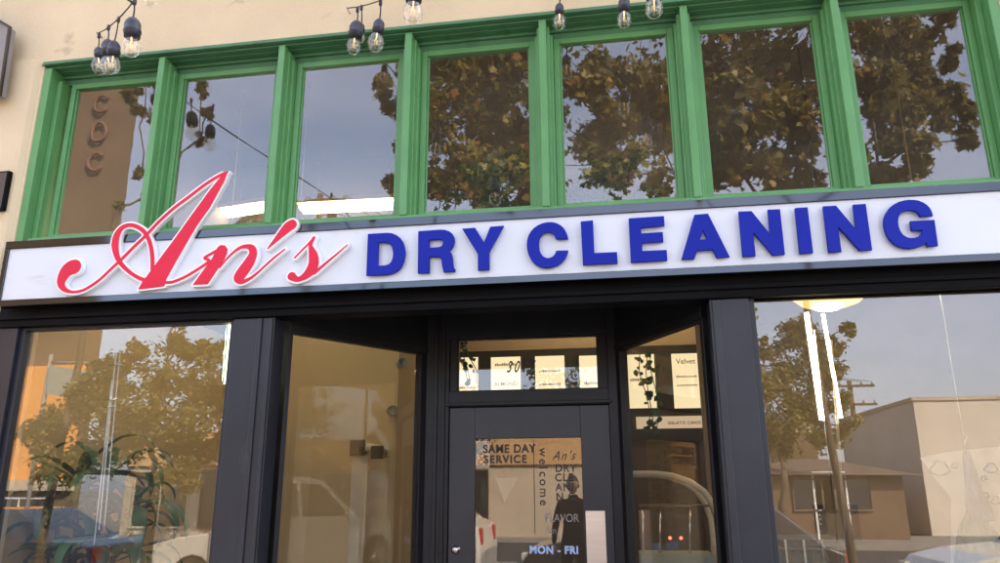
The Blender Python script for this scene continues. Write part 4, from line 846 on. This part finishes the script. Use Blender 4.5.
# ------------------------------------------------------------------ parked cars (front towards -x)
def car(label, xf, yn, paint, L=4.5, H=1.62, suv=True):
    W = 1.82; root = empty('parked_car', (xf + L / 2, yn - W / 2, 0), label, 'car', 'cars parked along the kerb'); zg = -.13
    def arch(cx, r=.37, n=9): return [(cx + r * math.cos(t), zg + .33 + r * math.sin(t)) for t in [math.pi - i * math.pi / (n - 1) for i in range(n)]]
    wx1, wx2 = .85, L - .85
    low = [(0.02, .22), (.45, .20)] + arch(wx1) + [(1.5, .18), (L - 1.5, .18)] + arch(wx2) + [(L - .3, .22), (L, .30), (L + .02, .62), (L - .03, .93), (L - .2, 1.0), (3.2, 1.02), (1.35, .98), (.6, .90), (.18, .80), (.02, .62)]
    low = [(x, z + zg if 0 <= i < 2 or i > 10 and z < .5 and abs(z - .18) < .14 else z + zg) if not (2 <= i <= 10 or 13 <= i <= 21) else (x, z) for i, (x, z) in enumerate(low)]
    n = len(low); g = MB(); v = []
    for (s, ins) in ((0, .10), (.10, .0), (W - .10, .0), (W, .10)):
        for x, z in low:
            k = 1 - ins * .35; v.append((xf + L / 2 + (x - L / 2) * (1 - ins * .12), yn - s, z if z < .6 else z - ins * .25 * (z - .6)))
    f = [tuple(range(n)), tuple(range(3 * n, 4 * n))[::-1]] + [(a * n + i, (a + 1) * n + i, (a + 1) * n + (i + 1) % n, a * n + (i + 1) % n) for a in range(3) for i in range(n)]
    g.add(v, f); body = g.build('body', paint, root, bevel=.02)
    cabl = [(1.30, .97), (2.0, H - .05), (2.4, H), (L - 1.0 if suv else L - 1.5, H - .02), (L - .22 if suv else L - .7, .99)]
    def cab(inset, zoff, pts, y_in=.0):
        g = MB(); v = []
        for sgn in (0, 1):
            for x, z in pts: t = (z - .97) / (H - .97); yy = yn - (.06 + .20 * t) if sgn == 0 else yn - W + (.06 + .20 * t); v.append((xf + x, yy + (inset if sgn == 0 else -inset), z + zg + zoff))
        n = len(pts); g.add(v, [tuple(range(n)), tuple(range(n, 2 * n))[::-1]] + [(i, n + i, n + (i + 1) % n, (i + 1) % n) for i in range(n)]); return g
    cab(0, 0, cabl).build('cabin', paint, root, bevel=.03)
    # side windows, each a pane proud of the cabin
    def quad(pts, nm, mm, side):
        v = []
        for x, z in pts: t = (z - .97) / (H - .97); yy = yn - (.06 + .20 * t) + .004 if side == 0 else yn - W + (.06 + .20 * t) - .004; v.append(Vector((xf + x, yy, z + zg)))
        MB().prism(v if side == 0 else v[::-1], (0, -1 if side == 0 else 1, 0), .002).build(nm, mm, root)
    xr = L - 1.05 if suv else L - 1.6
    for sd in (0, 1):
        quad([(1.50, 1.02), (2.08, H - .12), (2.55, H - .10), (2.55, 1.02)], 'side_window', M['cglass'], sd)
        quad([(2.62, 1.02), (2.62, H - .10), (xr, H - .11), (xr + .28, 1.02)], 'side_window', M['cglass'], sd)
    for (xa, za, xb, zb, nm) in ((1.30, .97, 2.0, H - .05, 'windscreen'), (cabl[4][0], .99, cabl[3][0], H - .02, 'rear_window')):
        v = []; ddx = -.004 if nm == 'windscreen' else .004
        for t, s in ((.1, 0), (.1, 1), (.9, 1), (.9, 0)):
            x = xa + (xb - xa) * t; z = za + (zb - za) * t; q = .14 + .2 * (z - .97) / (H - .97); v.append(Vector((xf + x + ddx, yn - q if s == 0 else yn - W + q, z + zg)))
        MB().prism(v, (1 if nm != 'windscreen' else -1, 0, .3), .003).build(nm, M['cglass'], root)
    for cx in (wx1, wx2):
        for sd in (0, 1):
            y = yn - .02 if sd == 0 else yn - W + .24; c = Vector((xf + cx, y, zg + .33))
            t_ = MB().lathe(c, [(.20, 0), (.30, -.0), (.33, -.03), (.33, -.19), (.30, -.22), (.20, -.22)], 28, (0, 1, 0)).build('wheel', M['tyre'], root)
            g = MB(); g.lathe(c + Vector((0, .004 if sd == 0 else -.224, 0)), [(.21, 0), (.20, -.01), (.05, -.02), (.04, .0), (.001, .0)], 24, (0, 1 if sd == 0 else -1, 0)); g.build('rim', M['rim'], t_)
    for sd in (0, 1):
        y = yn - .12 if sd == 0 else yn - W + .42
        B(xf + .0, xf + .20, y - .30, y - .02, .60 + zg, .72 + zg).build('headlight', M['lens'], root, bevel=.02); B(xf + L - .12, xf + L + .012, y - .22 + (.0 if sd else .0), y, .70 + zg, .92 + zg).build('tail_light', M['redl'], root, bevel=.02)
        ym = yn + .02 if sd == 0 else yn - W - .18; B(xf + 1.55, xf + 1.70, ym, ym + .16, .98 + zg, 1.10 + zg).build('wing_mirror', paint, root, bevel=.03)
    B(xf - .01, xf + .015, yn - W / 2 - .35, yn - W / 2 + .35, .40 + zg, .58 + zg).build('grille', M['black'], root); return root
xw = Q(148, 540, 6.8).x
wc = car('white car parked at the kerb with its front wheel by the pale tree trunk', xw, -6.72, M['carw'])
wc.scale = (1.06, 1, 1.24)
car('blue grey car parked at the kerb at the far left, behind the plant', xw - 5.4, -6.72, M['carb'], H=1.48, suv=False)
car('dark car parked at the kerb right behind the photographer', xw + 5.3, -6.75, M['card'], H=1.66)
car('pale car parked at the kerb right of the dark car', xw + 10.9, -6.75, M['carw'], H=1.5, suv=False)

# ------------------------------------------------------------------ the photographer, mirrored in the door glass
def skin_mesh(name, verts, edges, radii, mm, parent, sub=2, root=0):
    og = root_org(parent if parent.parent is None else parent.parent)
    me = bpy.data.meshes.new(name); me.from_pydata([Vector(v) - og for v in verts], edges, []); o = bpy.data.objects.new(name, me); COL.objects.link(o); o.parent = parent
    sk = o.modifiers.new('skin', 'SKIN'); sk.use_smooth_shade = True
    for i, r in enumerate(radii): q = me.skin_vertices[0].data[i]; q.radius = r if isinstance(r, tuple) else (r, r); q.use_root = (i == root)
    ss = o.modifiers.new('sub', 'SUBSURF'); ss.levels = ss.render_levels = sub; me.materials.append(mm); return o
px_, py_ = -.66, -4.42
per = empty('person', (px_, py_, 0), 'person in dark clothes holding a phone up, standing on the pavement facing the shop', 'person')
def V(x, y, z): return (px_ + x, py_ + y, z)
Vs = [V(0, 0, .98), V(0, 0, 1.15), V(0, .0, 1.34), V(0, -.01, 1.46), V(0, .01, 1.54),
      V(.17, 0, 1.42), V(.42, .16, 1.24), V(.69, .47, 1.51), V(-.17, 0, 1.42), V(-.24, -.02, 1.15), V(-.26, .10, .92),
      V(.09, 0, .92), V(.11, .02, .50), V(.12, 0, .08), V(-.09, 0, .92), V(-.12, .03, .50), V(-.13, -.02, .08), V(.13, .14, .04), V(-.14, .12, .04)]
Es = [(0, 1), (1, 2), (2, 3), (3, 4), (2, 5), (5, 6), (6, 7), (2, 8), (8, 9), (9, 10), (0, 11), (11, 12), (12, 13), (0, 14), (14, 15), (15, 16), (13, 17), (16, 18)]
Rs = [(.15, .11), (.135, .10), (.16, .11), (.075, .07), (.055, .055), (.07, .07), (.05, .05), (.032, .028), (.07, .07), (.05, .05), (.032, .028), (.10, .10), (.065, .065), (.045, .05), (.10, .10), (.065, .065), (.045, .05), (.04, .035), (.04, .035)]
body = skin_mesh('body', Vs, Es, Rs, M['cloth'], per)
g = MB(); hc = Vector(V(0, .03, 1.66)); n = 20; prof = []
for i in range(15):
    t = math.pi * i / 14; prof.append((math.sin(t), math.cos(t)))
v = []
for r_, h in prof:
    for k in range(n):
        th = 2 * math.pi * k / n; x = .075 * r_ * math.cos(th) * (1 - .18 * max(0, -h)); y = .095 * r_ * math.sin(th); z = .118 * h
        if y > .06 and -.25 < h < .15 and abs(x) < .02: y += .022 * (1 - abs(h + .1) * 2)
        if y > .05 and .0 < h < .25 and .02 < abs(x) < .05: y -= .010
        v.append(hc + Vector((x, y, z)))
f = [(i * n + k, (i + 1) * n + k, (i + 1) * n + (k + 1) % n, i * n + (k + 1) % n) for i in range(14) for k in range(n)]
g.add(v, f, True); g.build('head', M['skin'], per)
g = MB()
for sgn in (-1, 1): g.lathe(hc + Vector((sgn * .078, 0, -.005)), [(.004, 0), (.022, .003), (.026, .012), (.015, .014)], 10, (sgn, -.3, 0))
g.build('ears', M['skin'], per)
g = MB()
for sgn in (-1, 1): g.lathe(hc + Vector((sgn * .030, .082, .012)), [(.001, .004), (.010, .003), (.012, 0)], 10, (0, -1, 0))
g.build('eyes', M['ink'], per); g = MB(); g.tube([hc + Vector((-.024, .078, -.058)), hc + Vector((0, .090, -.060)), hc + Vector((.024, .078, -.058))], [.003, .006, .003], 8); g.build('mouth', M['redl'], per)
g = MB(); v = []
for i in range(9):
    t = math.pi * .62 * i / 8
    for k in range(n): th = 2 * math.pi * k / n; yy = math.sin(th); q = 1.09 + .03 * math.sin(5 * th); z = .128 * math.cos(t * (1.0 if yy < .3 else .62)); r_ = math.sin(t * (1.0 if yy < .3 else .62)); v.append(hc + Vector((.078 * q * r_ * math.cos(th), .098 * q * r_ * yy - .006, z + .006)))
g.add(v, [(i * n + k, (i + 1) * n + k, (i + 1) * n + (k + 1) % n, i * n + (k + 1) % n) for i in range(8) for k in range(n)], True); g.build('hair', M['hair'], per)
# hands around the phone
ph = Vector((0, -3.86, 1.62))
def hand(wrist, side, tgt):
    wv = Vector(wrist); u = (tgt - wv).normalized(); palm = wv.lerp(tgt, .62)
    vs, es, rs = [tuple(wv), tuple(wv.lerp(palm, .5)), tuple(palm)], [(0, 1), (1, 2)], [(.026, .022), (.036, .020), (.034, .018)]
    for k in range(4):
        b = palm + Vector((side * (.012 - .004 * k), .012, .022 - .016 * k)); c = b + Vector((side * .028, .032, .004)); d_ = c + Vector((-side * .014, .028, 0)); e = d_ + Vector((-side * .02, .004, 0)); i0 = len(vs)
        vs += [tuple(b), tuple(c), tuple(d_), tuple(e)]; es += [(2, i0), (i0, i0 + 1), (i0 + 1, i0 + 2), (i0 + 2, i0 + 3)]; rs += [(.010, .010), (.009, .009), (.008, .008), (.006, .006)]
    i0 = len(vs); vs += [tuple(wv.lerp(palm, .6) + Vector((-side * .02, 0, .025))), tuple(palm + Vector((-side * .03, .006, .035))), tuple(palm + Vector((-side * .05, .012, .045)))]; es += [(1, i0), (i0, i0 + 1), (i0 + 1, i0 + 2)]; rs += [(.013, .012), (.010, .010), (.008, .008)]
    return skin_mesh('hand', vs, es, rs, M['skin'], per, sub=1)
hand(V(.69, .47, 1.51), 1, ph + Vector((.035, -.03, -.04))); hand(V(-.26, .10, .92), -1, Vector(V(-.26, .13, .75)))
pho = empty('phone', ph, 'dark phone held up in both hands by the photographer', 'phone')
B(-.038, .038, ph.y - .004, ph.y + .004, ph.z - .075, ph.z + .075).build('case', M['black'], pho, bevel=.003); B(-.035, .035, ph.y - .0052, ph.y - .0042, ph.z - .070, ph.z + .070).build('screen', M['cglass'], pho)
MB().lathe((.022, ph.y + .0042, ph.z + .055), [(.009, 0), (.009, .002), (.001, .0025)], 12, (0, 1, 0)).build('camera_lens', M['cglass'], pho)
